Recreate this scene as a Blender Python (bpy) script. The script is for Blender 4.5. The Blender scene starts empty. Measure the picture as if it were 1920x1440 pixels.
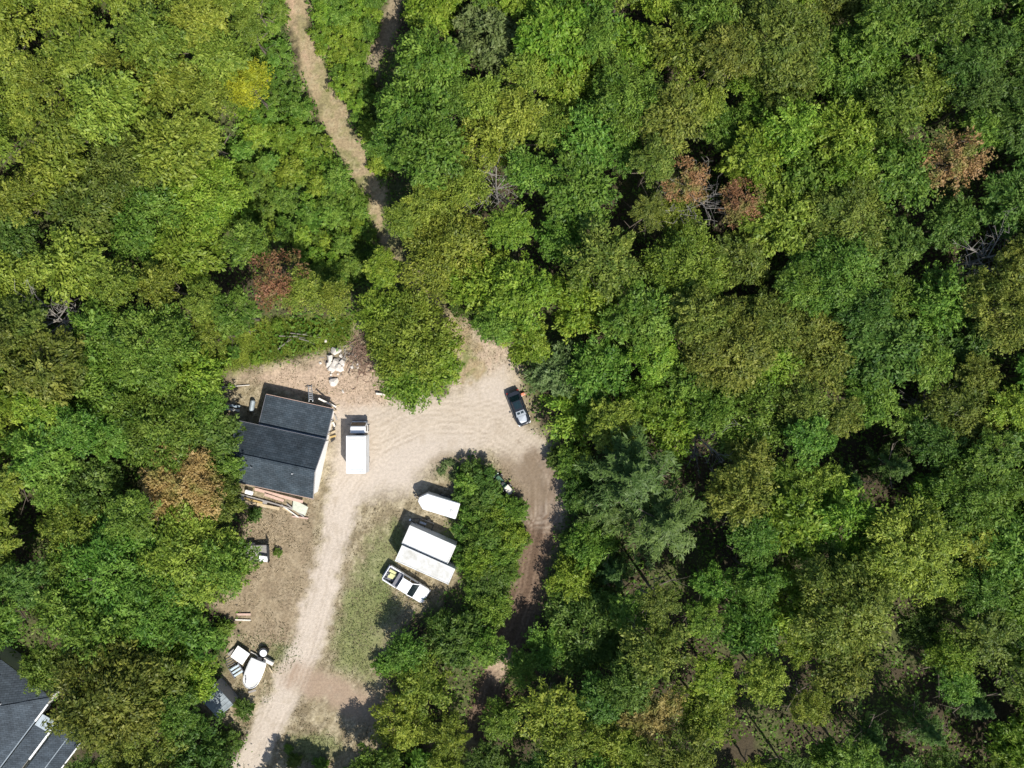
import bpy, math, random
import numpy as np
from mathutils import Vector, Matrix

R = math.radians
sc = bpy.context.scene
C = sc.collection
rng = np.random.default_rng(7)
random.seed(7)

# ------------------------------------------------------------------ camera, sky, sun, exposure
H = 95.0                    # flying height of the camera
S = 125.0 / 1920.0          # metres of ground per photograph pixel
cam_d = bpy.data.cameras.new('camera')
cam = bpy.data.objects.new('camera', cam_d)
C.objects.link(cam)
cam.location = (0, 0, H)
cam.rotation_euler = (0, 0, 0)
cam_d.sensor_width = 36.0
cam_d.lens = 18.0 / (62.5 / H)
cam_d.clip_start = 1.0
cam_d.clip_end = 3000.0
sc.camera = cam

SUN_EL = R(53.0)
sun_to = Vector((0.56 * math.cos(SUN_EL), -0.83 * math.cos(SUN_EL), math.sin(SUN_EL))).normalized()
world = bpy.data.worlds.new('World')
sc.world = world
world.use_nodes = True
wn = world.node_tree
for n in list(wn.nodes):
    wn.nodes.remove(n)
sky = wn.nodes.new('ShaderNodeTexSky')
sky.sky_type = 'NISHITA'
sky.sun_disc = False
sky.sun_elevation = SUN_EL
sky.sun_rotation = math.atan2(0.56, -0.83)
bg = wn.nodes.new('ShaderNodeBackground')
bg.inputs['Strength'].default_value = 0.12
wo = wn.nodes.new('ShaderNodeOutputWorld')
wn.links.new(sky.outputs[0], bg.inputs[0])
wn.links.new(bg.outputs[0], wo.inputs[0])

sun_d = bpy.data.lights.new('sun', 'SUN')
sun_d.energy = 4.9
sun_d.angle = R(0.55)
sun_d.color = (1.0, 0.955, 0.88)
sun = bpy.data.objects.new('sun', sun_d)
C.objects.link(sun)
sun.rotation_euler = (-sun_to).to_track_quat('-Z', 'Y').to_euler()
sun.location = sun_to * 200

sc.view_settings.view_transform = 'Standard'
sc.view_settings.look = 'None'
sc.view_settings.exposure = 0.42
sc.view_settings.gamma = 1.0
sc.view_settings.use_curve_mapping = False
sc.cycles.max_bounces = 6
sc.cycles.diffuse_bounces = 3
sc.cycles.transmission_bounces = 4


def W(px, py, z=0.0):
    """photograph pixel at height z -> point in the place (metres)"""
    k = S * (1 - z / H)
    return Vector(((px - 960) * k, (720 - py) * k, z))


# ------------------------------------------------------------------ tags and mesh helpers
def tag(o, label, cat, group=None, kind=None):
    if label: o['label'] = label
    if cat: o['category'] = cat
    if group: o['group'] = group
    if kind: o['kind'] = kind
    return o


def empty(name, loc, rz=0.0, label=None, cat=None, group=None):
    o = bpy.data.objects.new(name, None)
    o.empty_display_size = 0.3
    C.objects.link(o)
    o.location = loc
    o.rotation_euler = (0, 0, rz)
    return tag(o, label, cat, group)


class MB:
    """collects shapes of one part"""
    def __init__(s):
        s.v, s.f = [], []

    def poly(s, pts, faces):
        b = len(s.v)
        s.v += [tuple(p) for p in pts]
        s.f += [tuple(i + b for i in f) for f in faces]
        return s

    def box(s, c, d, rz=0.0, M=None):
        x, y, z = d[0] / 2, d[1] / 2, d[2] / 2
        P = [Vector((a * x, b * y, e * z)) for a in (-1, 1) for b in (-1, 1) for e in (-1, 1)]
        if rz: P = [Matrix.Rotation(rz, 3, 'Z') @ p for p in P]
        if M is not None: P = [M @ p for p in P]
        P = [p + Vector(c) for p in P]
        return s.poly(P, [(0, 1, 3, 2), (4, 6, 7, 5), (0, 4, 5, 1), (2, 3, 7, 6), (0, 2, 6, 4), (1, 5, 7, 3)])

    def beam(s, a, b, w, h):
        a, b = Vector(a), Vector(b)
        q = (b - a).to_track_quat('X', 'Z').to_matrix()
        return s.box((a + b) / 2, ((b - a).length, w, h), M=q)

    def tube(s, a, b, r0, r1=None, n=8):
        r1 = r0 if r1 is None else r1
        a, b = Vector(a), Vector(b)
        q = (b - a).to_track_quat('Z', 'X').to_matrix()
        P = []
        for c, r in ((a, r0), (b, r1)):
            for i in range(n):
                t = 2 * math.pi * i / n
                P.append(c + q @ Vector((r * math.cos(t), r * math.sin(t), 0)))
        F = [(i, (i + 1) % n, n + (i + 1) % n, n + i) for i in range(n)]
        F += [tuple(range(n - 1, -1, -1)), tuple(range(n, 2 * n))]
        return s.poly(P, F)

    def slab(s, q, t):
        """four corners of the upper face, thickness t downwards"""
        q = [Vector(p) for p in q]
        n = (q[1] - q[0]).cross(q[2] - q[0]).normalized()
        if n.z < 0: q = q[::-1]; n = -n
        P = q + [p - n * t for p in q]
        k = len(q)
        F = [tuple(range(k)), tuple(range(2 * k - 1, k - 1, -1))]
        F += [(i, k + i, k + (i + 1) % k, (i + 1) % k) for i in range(k)]
        return s.poly(P, F)

    def rings(s, rs, cap0=True, cap1=True):
        n = len(rs[0])
        P = [p for r in rs for p in r]
        F = []
        for k in range(len(rs) - 1):
            for i in range(n):
                j = (i + 1) % n
                F.append((k * n + i, k * n + j, (k + 1) * n + j, (k + 1) * n + i))
        if cap0: F.append(tuple(range(n - 1, -1, -1)))
        if cap1: F.append(tuple(range((len(rs) - 1) * n, len(rs) * n)))
        return s.poly(P, F)

    def mesh(s, name):
        m = bpy.data.meshes.new(name)
        m.from_pydata(s.v, [], s.f)
        m.update()
        return m

    def build(s, name, mat, parent=None, bevel=0.0, smooth=False):
        m = s.mesh(name)
        m.materials.append(mat)
        if smooth:
            m.polygons.foreach_set('use_smooth', [True] * len(m.polygons))
        o = bpy.data.objects.new(name, m)
        C.objects.link(o)
        if parent is not None: o.parent = parent
        if bevel:
            b = o.modifiers.new('bevel', 'BEVEL')
            b.width = bevel; b.segments = 2; b.limit_method = 'ANGLE'; b.angle_limit = R(40)
        return o


def rrect(x0, x1, hw, z, rf, rr, n=5, zf=0.0):
    """rounded rectangle ring in plan: x0..x1, half width hw, front corner rf, rear corner rr"""
    P = []
    for cx, cy, r, a0 in ((x1 - rf, hw - rf, rf, 0), (x0 + rr, hw - rr, rr, 90),
                          (x0 + rr, -hw + rr, rr, 180), (x1 - rf, -hw + rf, rf, 270)):
        for i in range(n):
            a = R(a0 + 90 * i / (n - 1))
            x = cx + r * math.cos(a)
            P.append((x, cy + r * math.sin(a), z + zf * (x - x0) / (x1 - x0)))
    return P


# ------------------------------------------------------------------ materials
MATS = {}
def mat(name, col, rough=0.7, nscale=6.0, amt=0.25, metal=0.0, bump=0.0, col2=None, spec=0.5, coat=0.0):
    m = bpy.data.materials.new(name)
    m.use_nodes = True
    nt = m.node_tree
    p = nt.nodes['Principled BSDF']
    p.inputs['Roughness'].default_value = rough
    p.inputs['Metallic'].default_value = metal
    p.inputs['Specular IOR Level'].default_value = spec
    p.inputs['Coat Weight'].default_value = coat
    tc = nt.nodes.new('ShaderNodeTexCoord')
    nz = nt.nodes.new('ShaderNodeTexNoise')
    nz.inputs['Scale'].default_value = nscale
    nz.inputs['Detail'].default_value = 6
    nz.inputs['Roughness'].default_value = 0.65
    nt.links.new(tc.outputs['Object'], nz.inputs['Vector'])
    rp = nt.nodes.new('ShaderNodeValToRGB')
    c2 = col2 or tuple(c * (1 - amt) for c in col)
    rp.color_ramp.elements[0].position = 0.35
    rp.color_ramp.elements[0].color = (*c2, 1)
    rp.color_ramp.elements[1].position = 0.62
    rp.color_ramp.elements[1].color = (*col, 1)
    nt.links.new(nz.outputs['Fac'], rp.inputs['Fac'])
    nt.links.new(rp.outputs['Color'], p.inputs['Base Color'])
    if bump:
        b = nt.nodes.new('ShaderNodeBump')
        b.inputs['Strength'].default_value = bump
        b.inputs['Distance'].default_value = 0.05
        nt.links.new(nz.outputs['Fac'], b.inputs['Height'])
        nt.links.new(b.outputs['Normal'], p.inputs['Normal'])
    MATS[name] = m
    return m


def leaf_mat(name, a, b, c, alt=None, alt_amt=0.35):
    """leaf colour runs a..b..c over the leaf tint stored on the mesh; patches of the crown lean to alt"""
    m = bpy.data.materials.new(name)
    m.use_nodes = True
    nt = m.node_tree
    L = nt.links.new
    p = nt.nodes['Principled BSDF']
    out = nt.nodes['Material Output']
    p.inputs['Roughness'].default_value = 0.5
    p.inputs['Specular IOR Level'].default_value = 0.25
    at = nt.nodes.new('ShaderNodeAttribute'); at.attribute_name = 'tint'
    rp = nt.nodes.new('ShaderNodeValToRGB')
    e = rp.color_ramp.elements
    e[0].position = 0.0; e[0].color = (*a, 1)
    e[1].position = 1.0; e[1].color = (*c, 1)
    k = e.new(0.5); k.color = (*b, 1)
    L(at.outputs['Fac'], rp.inputs['Fac'])
    geo = nt.nodes.new('ShaderNodeNewGeometry')
    nz = nt.nodes.new('ShaderNodeTexNoise')
    nz.inputs['Scale'].default_value = 0.55; nz.inputs['Detail'].default_value = 3; nz.inputs['Roughness'].default_value = 0.6
    L(geo.outputs['Position'], nz.inputs['Vector'])
    mk = nt.nodes.new('ShaderNodeMapRange')
    mk.inputs['From Min'].default_value = 0.48; mk.inputs['From Max'].default_value = 0.62
    mk.inputs['To Min'].default_value = 0.0; mk.inputs['To Max'].default_value = alt_amt
    L(nz.outputs['Fac'], mk.inputs['Value'])
    mc = nt.nodes.new('ShaderNodeMix'); mc.data_type = 'RGBA'
    L(mk.outputs[0], mc.inputs['Factor'])
    L(rp.outputs['Color'], mc.inputs['A'])
    mc.inputs['B'].default_value = (*(alt or (0.22, 0.235, 0.045)), 1)
    oi = nt.nodes.new('ShaderNodeObjectInfo')
    hs = nt.nodes.new('ShaderNodeHueSaturation')
    mr = nt.nodes.new('ShaderNodeMapRange')
    mr.inputs['To Min'].default_value = 0.485
    mr.inputs['To Max'].default_value = 0.515
    mv = nt.nodes.new('ShaderNodeMapRange')
    mv.inputs['To Min'].default_value = 0.84
    mv.inputs['To Max'].default_value = 1.16
    sc_ = nt.nodes.new('ShaderNodeMath'); sc_.operation = 'MULTIPLY_ADD'; sc_.inputs[1].default_value = 7.31
    sc_.inputs[2].default_value = 0.0
    fr_ = nt.nodes.new('ShaderNodeMath'); fr_.operation = 'FRACT'
    L(oi.outputs['Random'], sc_.inputs[0]); L(sc_.outputs[0], fr_.inputs[0])
    L(oi.outputs['Random'], mr.inputs['Value'])
    L(fr_.outputs[0], mv.inputs['Value'])
    L(mr.outputs[0], hs.inputs['Hue']); L(mv.outputs[0], hs.inputs['Value'])
    L(mc.outputs['Result'], hs.inputs['Color'])
    L(hs.outputs['Color'], p.inputs['Base Color'])
    tr = nt.nodes.new('ShaderNodeBsdfTranslucent')
    L(hs.outputs['Color'], tr.inputs['Color'])
    mx = nt.nodes.new('ShaderNodeMixShader')
    mx.inputs['Fac'].default_value = 0.38
    L(p.outputs[0], mx.inputs[1]); L(tr.outputs[0], mx.inputs[2])
    L(mx.outputs[0], out.inputs['Surface'])
    MATS[name] = m
    return m


leaf_mat('leaf_yellowgreen', (0.090, 0.135, 0.016), (0.195, 0.255, 0.030), (0.36, 0.41, 0.065), (0.12, 0.20, 0.03))
leaf_mat('leaf_olive', (0.065, 0.095, 0.014), (0.145, 0.185, 0.028), (0.28, 0.31, 0.058), (0.10, 0.17, 0.03))
leaf_mat('leaf_green', (0.045, 0.105, 0.012), (0.110, 0.210, 0.026), (0.23, 0.345, 0.055), (0.19, 0.26, 0.04))
leaf_mat('leaf_bright', (0.070, 0.145, 0.012), (0.165, 0.275, 0.026), (0.31, 0.41, 0.055), (0.24, 0.30, 0.04))
leaf_mat('leaf_dark', (0.034, 0.082, 0.012), (0.080, 0.155, 0.024), (0.17, 0.26, 0.050), (0.13, 0.21, 0.04))
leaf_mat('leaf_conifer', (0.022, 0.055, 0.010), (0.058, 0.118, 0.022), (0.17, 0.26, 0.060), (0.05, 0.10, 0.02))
leaf_mat('leaf_red', (0.17, 0.10, 0.04), (0.31, 0.17, 0.075), (0.43, 0.25, 0.13), (0.19, 0.21, 0.05), 0.85)
leaf_mat('leaf_orange', (0.24, 0.175, 0.055), (0.40, 0.29, 0.095), (0.52, 0.40, 0.16), (0.24, 0.25, 0.06), 0.7)
leaf_mat('leaf_yellow', (0.24, 0.26, 0.02), (0.38, 0.38, 0.025), (0.50, 0.47, 0.04), (0.24, 0.30, 0.03), 0.6)
leaf_mat('leaf_straw', (0.09, 0.07, 0.04), (0.26, 0.21, 0.125), (0.52, 0.45, 0.31), (0.17, 0.16, 0.07))
leaf_mat('leaf_turf', (0.125, 0.150, 0.055), (0.165, 0.195, 0.070), (0.22, 0.24, 0.10), (0.20, 0.19, 0.10))
leaf_mat('leaf_pale', (0.10, 0.16, 0.045), (0.155, 0.22, 0.07), (0.22, 0.28, 0.11), (0.15, 0.21, 0.06))

mat('bark', (0.16, 0.13, 0.10), 0.95, 9, 0.5, bump=0.5)
mat('grey_bark', (0.25, 0.23, 0.20), 0.9, 9, 0.45, bump=0.4)
mat('white_wrap', (0.80, 0.80, 0.78), 0.6, 2, 0.08)
mat('white_trim', (0.80, 0.80, 0.78), 0.5, 4, 0.06)
mat('white_paint', (0.80, 0.81, 0.82), 0.35, 1.2, 0.06, coat=0.3)
mat('box_white', (0.62, 0.63, 0.63), 0.45, 0.9, 0.12, col2=(0.50, 0.50, 0.47))
mat('truck_white', (0.64, 0.67, 0.70), 0.4, 1.1, 0.1, col2=(0.50, 0.52, 0.53))
mat('old_white', (0.54, 0.54, 0.52), 0.55, 1.1, 0.2, col2=(0.38, 0.37, 0.33))
mat('black_paint', (0.012, 0.014, 0.017), 0.18, 3, 0.2, coat=0.8)
mat('painted_sky_glare', (0.34, 0.37, 0.40), 0.3, 3, 0.1, metal=0.4, coat=0.5)  # bright sky reflection put into the colour of the car's bonnet and windshield
mat('glass', (0.010, 0.016, 0.020), 0.06, 3, 0.1, spec=0.8)
mat('teal_glass', (0.008, 0.022, 0.025), 0.08, 3, 0.3, spec=0.8)
mat('rubber', (0.02, 0.02, 0.02), 0.85, 8, 0.3)
mat('steel', (0.42, 0.43, 0.44), 0.4, 6, 0.2, metal=0.7)
mat('black_steel', (0.022, 0.022, 0.024), 0.55, 6, 0.3)
mat('grey_plastic', (0.16, 0.16, 0.18), 0.6, 5, 0.3)
mat('red_lamp', (0.35, 0.02, 0.015), 0.25, 3, 0.1)
mat('clear_lamp', (0.7, 0.72, 0.72), 0.15, 3, 0.1)
mat('green_paint', (0.035, 0.11, 0.06), 0.45, 4, 0.3)
mat('pale_green', (0.52, 0.62, 0.52), 0.6, 4, 0.2)
mat('wood_pale', (0.50, 0.40, 0.25), 0.8, 7, 0.3)
mat('wood_yellow', (0.48, 0.34, 0.13), 0.8, 7, 0.3)
mat('wood_pink', (0.52, 0.36, 0.29), 0.8, 7, 0.25)
mat('wood_white', (0.66, 0.62, 0.55), 0.75, 7, 0.2)
mat('wood_grey', (0.30, 0.28, 0.26), 0.85, 7, 0.3)
mat('plywood', (0.50, 0.52, 0.42), 0.75, 3, 0.2)
mat('yellow_load', (0.58, 0.58, 0.28), 0.8, 6, 0.3)
mat('metal_sheet', (0.34, 0.39, 0.42), 0.5, 2, 0.25, metal=0.3)
mat('blue_sheet', (0.40, 0.48, 0.53), 0.4, 3, 0.25)
mat('rock', (0.62, 0.57, 0.51), 0.9, 5, 0.3, bump=0.4)
mat('brush', (0.26, 0.17, 0.12), 0.95, 5, 0.4)
mat('orange_plastic', (0.65, 0.22, 0.12), 0.5, 4, 0.1)
mat('concrete', (0.36, 0.35, 0.33), 0.9, 5, 0.25, bump=0.3)
mat('pale_apron', (0.50, 0.50, 0.43), 0.9, 1.5, 0.2)
mat('old_siding', (0.55, 0.54, 0.50), 0.7, 4, 0.15)

def shingles(name, a, b):
    m = bpy.data.materials.new(name); m.use_nodes = True
    nt = m.node_tree; L = nt.links.new
    p = nt.nodes['Principled BSDF']; p.inputs['Roughness'].default_value = 0.85; p.inputs['Specular IOR Level'].default_value = 0.3
    tc = nt.nodes.new('ShaderNodeTexCoord')
    br = nt.nodes.new('ShaderNodeTexBrick')
    br.inputs['Scale'].default_value = 1.0; br.inputs['Brick Width'].default_value = 0.55; br.inputs['Row Height'].default_value = 0.24
    br.inputs['Mortar Size'].default_value = 0.02; br.inputs['Bias'].default_value = 0.0
    br.inputs['Color1'].default_value = (*a, 1); br.inputs['Color2'].default_value = (*b, 1)
    br.inputs['Mortar'].default_value = (*(q * .55 for q in a), 1)
    L(tc.outputs['Object'], br.inputs['Vector'])
    nz = nt.nodes.new('ShaderNodeTexNoise'); nz.inputs['Scale'].default_value = 0.6; nz.inputs['Detail'].default_value = 7; nz.inputs['Roughness'].default_value = .7
    L(tc.outputs['Object'], nz.inputs['Vector'])
    mr = nt.nodes.new('ShaderNodeMapRange'); mr.inputs['From Min'].default_value = .3; mr.inputs['From Max'].default_value = .7; mr.inputs['To Min'].default_value = .58; mr.inputs['To Max'].default_value = 1.5
    L(nz.outputs['Fac'], mr.inputs['Value'])
    vm = nt.nodes.new('ShaderNodeVectorMath'); vm.operation = 'SCALE'
    L(br.outputs['Color'], vm.inputs[0]); L(mr.outputs[0], vm.inputs['Scale']); L(vm.outputs[0], p.inputs['Base Color'])
    bp = nt.nodes.new('ShaderNodeBump'); bp.inputs['Strength'].default_value = .5; bp.inputs['Distance'].default_value = .03
    L(br.outputs['Fac'], bp.inputs['Height']); bp.invert = True; L(bp.outputs['Normal'], p.inputs['Normal'])
    MATS[name] = m
shingles('shingle', (0.028, 0.040, 0.050), (0.046, 0.060, 0.072))
shingles('old_shingle', (0.033, 0.044, 0.055), (0.050, 0.064, 0.078))

# ------------------------------------------------------------------ ground fields
def seg_d(px, py, pts):
    """distance to polyline, signed side distance, running length (all in pixels)"""
    best = np.full(px.shape, 1e9); side = np.zeros(px.shape); run = np.zeros(px.shape)
    L = 0.0
    for (ax, ay), (bx, by) in zip(pts[:-1], pts[1:]):
        dx, dy = bx - ax, by - ay
        l = math.hypot(dx, dy)
        t = np.clip(((px - ax) * dx + (py - ay) * dy) / (l * l), 0, 1)
        qx, qy = px - ax - t * dx, py - ay - t * dy
        d = np.hypot(qx, qy)
        sg = np.sign(dx * qy - dy * qx)
        k = d < best
        best = np.where(k, d, best); side = np.where(k, d * sg, side); run = np.where(k, L + t * l, run)
        L += l
    return best, side, run


def poly_sd(px, py, pts):
    """signed distance to polygon in pixels, negative inside"""
    d, _, _ = seg_d(px, py, pts + [pts[0]])
    ins = np.zeros(px.shape, bool)
    n = len(pts)
    for i in range(n):
        (ax, ay), (bx, by) = pts[i], pts[(i + 1) % n]
        if ay == by: continue
        c = ((ay > py) != (by > py)) & (px < (bx - ax) * (py - ay) / (by - ay) + ax)
        ins ^= c
    return np.where(ins, -d, d)


_lat = np.random.default_rng(11).random((257, 257))
def vnoise(x, y):
    xi, yi = np.floor(x).astype(int), np.floor(y).astype(int)
    fx, fy = x - xi, y - yi
    fx = fx * fx * (3 - 2 * fx); fy = fy * fy * (3 - 2 * fy)
    a = _lat[xi % 256, yi % 256]; b = _lat[(xi + 1) % 256, yi % 256]
    c = _lat[xi % 256, (yi + 1) % 256]; d = _lat[(xi + 1) % 256, (yi + 1) % 256]
    return (a * (1 - fx) + b * fx) * (1 - fy) + (c * (1 - fx) + d * fx) * fy
def fbm(x, y, o=4):
    r, a, t = 0, 0.5, 0
    for k in range(o):
        r = r + a * vnoise(x * 2 ** k + 31 * k, y * 2 ** k + 17 * k); t += a; a *= 0.55
    return r / t
def sst(a, b, x):
    t = np.clip((x - a) / (b - a), 0, 1)
    return t * t * (3 - 2 * t)


CLEAR = [(425, 715), (445, 692), (520, 680), (600, 662), (655, 640), (672, 600), (690, 640), (712, 690), (722, 745), (790, 768),
         (845, 745), (862, 690), (850, 630), (822, 580), (850, 585), (900, 628), (950, 640), (972, 690), (985, 740), (1003, 800),
         (1035, 845), (1050, 900), (1048, 970), (1022, 1060), (1005, 1130), (985, 1190), (948, 1190), (962, 1110), (972, 1050),
         (990, 990), (988, 940), (960, 900), (930, 880), (880, 850), (862, 890), (868, 940), (862, 1000), (858, 1080), (800, 1135),
         (760, 1160), (722, 1210), (708, 1270), (735, 1330), (710, 1385), (640, 1450), (445, 1450), (470, 1380), (425, 1350), (385, 1325),
         (392, 1290), (430, 1255), (432, 1200), (455, 1170), (435, 1150), (405, 1125), (462, 1060), (455, 1020), (475, 970),
         (452, 925), (440, 800), (418, 760)]
TRAIL = [(552, -60), (556, 0), (566, 60), (590, 130), (618, 205), (650, 270), (685, 330), (706, 390), (735, 460), (775, 510), (815, 568), (850, 620), (885, 690)]
TRAIL2 = [(745, -60), (742, 0), (733, 40), (708, 90), (690, 140)]
DRIVE = [(430, 1500), (462, 1430), (490, 1385), (535, 1305), (575, 1205), (608, 1100), (628, 1005), (645, 930), (685, 870), (735, 815), (800, 790), (900, 790)]
ARC = [(700, 815), (780, 780), (860, 778), (930, 800), (985, 845), (1016, 900), (1018, 960)]
RUT = [(1012, 880), (1022, 930), (1016, 980), (1002, 1040), (988, 1110), (968, 1175), (942, 1235), (925, 1280), (905, 1340), (872, 1420), (850, 1500)]
BRANCH = [(560, 1270), (610, 1285), (655, 1310), (715, 1345)]
YARD = [(625, 760), (720, 765), (840, 755), (900, 700), (945, 690), (965, 760), (950, 830), (870, 850), (800, 880), (770, 920), (700, 930), (640, 930), (622, 860)]
NORTH = [(460, 705), (600, 675), (700, 690), (730, 760), (640, 790), (600, 750), (500, 720)]
SHRUBS = {'trailside_left': [(480, -30), (528, -30), (535, 70), (560, 150), (595, 240), (640, 310), (690, 400), (715, 470), (690, 530), (600, 545), (565, 470), (480, 440), (430, 390), (440, 250), (470, 190)],
          'trailside_right': [(590, -20), (715, -20), (690, 100), (700, 200), (722, 330), (712, 340), (665, 230), (620, 130), (590, 60)],
          'house_grass': [(395, 690), (420, 640), (500, 600), (660, 600), (655, 640), (600, 655), (520, 672), (440, 690)],
          'island': [(835, 1000), (855, 930), (880, 870), (905, 870), (935, 905), (978, 960), (985, 1000), (970, 1060), (950, 1140), (900, 1140), (868, 1080)],
          'verge': [(640, 1150), (690, 1090), (740, 1130), (700, 1190), (690, 1260), (630, 1240)]}


def ax(lo, hi, flo, fhi, fine, coarse):
    a = [lo]
    while a[-1] < hi:
        a.append(a[-1] + (fine if flo <= a[-1] <= fhi else coarse))
    return np.array(a)


def ground_fields(px, py):
    n1 = fbm(px / 60, py / 60); n2 = fbm(px / 18 + 40, py / 18); n3 = fbm(px / 7, py / 7 + 90, 3)
    wob = (n2 - 0.5) * 42 + (n3 - 0.5) * 22
    col = np.zeros(px.shape + (3,)); hgt = np.zeros(px.shape)
    def lay(c, m):
        col[:] = col * (1 - m[..., None]) + np.array(c) * m[..., None]
    lay((0.060, 0.048, 0.030), np.ones(px.shape))
    lay((0.085, 0.10, 0.035), sst(0.45, 0.65, n1) * 0.7)
    # dry straw and weeds over the whole clearing
    cl = poly_sd(px, py, CLEAR)
    m = 1 - sst(-12, 22, cl + wob)
    lay((0.255, 0.212, 0.130), m)
    lay((0.175, 0.14, 0.085), m * sst(0.42, 0.62, n2) * 0.7)
    lay((0.40, 0.345, 0.235), m * sst(0.55, 0.7, n3) * 0.55)
    d0, s0, r0 = seg_d(px, py, DRIVE)
    st = fbm(s0 / 7 + 300, r0 / 45, 3) * .5 + fbm(px / 9, py / 9, 3) * .5
    lay((0.145, 0.115, 0.072), m * sst(0.50, 0.62, st) * 0.55)
    lay((0.42, 0.36, 0.25), m * sst(0.52, 0.64, 1 - st) * 0.4)
    # bare brown soil left of the drive, greener turf right of it
    d = poly_sd(px, py, [(455, 960), (600, 930), (590, 1100), (540, 1240), (440, 1180), (400, 1130), (460, 1060)])
    lay((0.235, 0.178, 0.118), (1 - sst(-20, 18, d + wob)) * 0.6)
    d = poly_sd(px, py, [(700, 1000), (760, 980), (745, 1060), (720, 1100), (760, 1140), (720, 1200), (695, 1280), (620, 1260), (640, 1130)])
    lay((0.165, 0.185, 0.075), (1 - sst(-22, 18, d + wob)) * 0.75)

    # reddish bare soil by the house
    nd = poly_sd(px, py, NORTH)
    lay((0.40, 0.30, 0.22), (1 - sst(-15, 20, nd + wob)) * 0.85)
    d = np.hypot((px - 905) / 55, (py - 672) / 40)
    lay((0.33, 0.23, 0.17), (1 - sst(0.5, 1.2, d + (n2 - .5))) * sst(0.4, 0.6, n3) * 0.9)
    d = np.hypot((px - 900) / 85, (py - 680) / 75)
    lay((0.42, 0.34, 0.25), (1 - sst(0.6, 1.1, d + (n2 - .5) * .8)) * 0.6)
    # green grass verges
    for key, k in (('verge', 0.75), ('house_grass', 0.95), ('trailside_left', 0.9), ('trailside_right', 0.9), ('island', 0.85)):
        sd = poly_sd(px, py, SHRUBS[key])
        lay((0.15, 0.18, 0.04) if key == 'house_grass' else (0.15, 0.165, 0.06) if key == 'verge' else (0.07, 0.12, 0.03),
            (1 - sst(-10, 16, sd + wob)) * k * (0.5 + 0.5 * sst(0.3, 0.55, n3)))
    for cx, cy, rx, ry in ((745, 1010, 12, 40), (715, 1110, 30, 22), (530, 1225, 28, 22), (835, 880, 22, 18), (580, 1400, 60, 30), (720, 1080, 18, 30)):
        d = np.hypot((px - cx) / rx, (py - cy) / ry)
        lay((0.13, 0.155, 0.055), (1 - sst(0.5, 1.2, d + (n2 - .5))) * 0.75)
    # pale compacted dirt
    def dirt(c, sd, soft, k=1.0):
        m = (1 - sst(-soft, soft, sd + wob * 0.75)) * k
        lay(c, m)
        return m
    yd = poly_sd(px, py, YARD)
    dm = dirt((0.43, 0.37, 0.305), yd, 26)
    dd, ds, dr = seg_d(px, py, DRIVE)
    dm = np.maximum(dm, dirt((0.43, 0.37, 0.305), dd - np.interp(dr, [0, 100, 300, 500, 700, 900], [22, 26, 30, 24, 34, 40]), 13))
    ad, as_, ar = seg_d(px, py, ARC)
    dm = np.maximum(dm, dirt((0.39, 0.33, 0.26), ad - 34, 18, 0.95))
    bd, _, _ = seg_d(px, py, BRANCH)
    dm = np.maximum(dm, dirt((0.29, 0.215, 0.155), bd - 28, 16, 0.9))
    # forest trail
    td, ts, tr_ = seg_d(px, py, TRAIL)
    tm = dirt((0.285, 0.222, 0.132), wob * .5 + td - np.interp(tr_, [0, 120, 300, 480, 560, 700, 800], [17, 20, 31, 25, 12, 16, 24]), 11)
    lay((0.38, 0.265, 0.18), tm * (1 - sst(0, 9, np.abs(ts - 9))) * (1 - sst(150, 230, tr_)) * 0.8)
    lay((0.13, 0.16, 0.045), tm * sst(0.46, 0.6, n2) * (0.35 + .4 * sst(300, 480, tr_)))
    lay((0.36, 0.31, 0.19), tm * sst(0.55, 0.7, n3) * 0.5)
    t2, _, _ = seg_d(px, py, TRAIL2)
    dirt((0.30, 0.24, 0.16), t2 - 14, 12, 0.75)
    # rutted brown track
    rd, rs, rr = seg_d(px, py, RUT)
    rm = dirt((0.112, 0.074, 0.050), rd - 30, 12, 0.97)
    lay((0.075, 0.048, 0.032), rm * (sst(0.42, 0.6, n2) * 0.5))
    for off in (-17, -9, 8, 16):
        m = rm * (1 - sst(1.0, 3.2, np.abs(rs - off + (n2 - .5) * 7)))
        lay((0.19, 0.135, 0.095), m * 0.6)
        hgt -= 0.10 * rm * (1 - sst(1.5, 5, np.abs(rs - off + 4)))
    for cx, cy, r in ((938, 1245, 26), (845, 1405, 46)):
        d = np.hypot(px - cx, py - cy)
        dirt((0.38, 0.29, 0.20), d - r, 14, 0.9)
    # wheel marks
    for bd_, m0, offs in ((ds, dm, (-20, -13, 6, 12, 22)), (as_, dm, (-40, -31, -24, -12, -3, 9, 18, 27, 36))):
        for off in offs:
            w = np.abs(bd_ - off + (n1 - .5) * 16)
            m = m0 * (1 - sst(0.8, 3.0, w)) * sst(0.35, 0.6, fbm(px / 35 + off, py / 35))
            lay((0.28, 0.23, 0.175), m * 0.42)
            lay((0.50, 0.43, 0.35), m0 * (1 - sst(0.8, 2.5, np.abs(w - 4))) * 0.25)
            hgt -= 0.05 * m
    lay((0.33, 0.27, 0.20), dm * sst(0.55, 0.75, n2) * 0.35)
    # wide brown wash beside the arc
    d = np.hypot((px - 985) / 55, (py - 900) / 60)
    lay((0.185, 0.140, 0.095), (1 - sst(0.5, 1.2, d + (n2 - .5))) * 0.8)
    d = np.hypot((px - 850) / 48, (py - 868) / 28)
    lay((0.20, 0.155, 0.10), (1 - sst(0.4, 1.2, d + (n2 - .5) * 1.4)) * 0.7)
    hgt += (n1 - 0.5) * 0.25 + (n3 - 0.5) * 0.10
    hgt *= np.where(dm > 0.6, 0.5, 1.0)
    return col, hgt, dm, tm, rm


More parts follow.
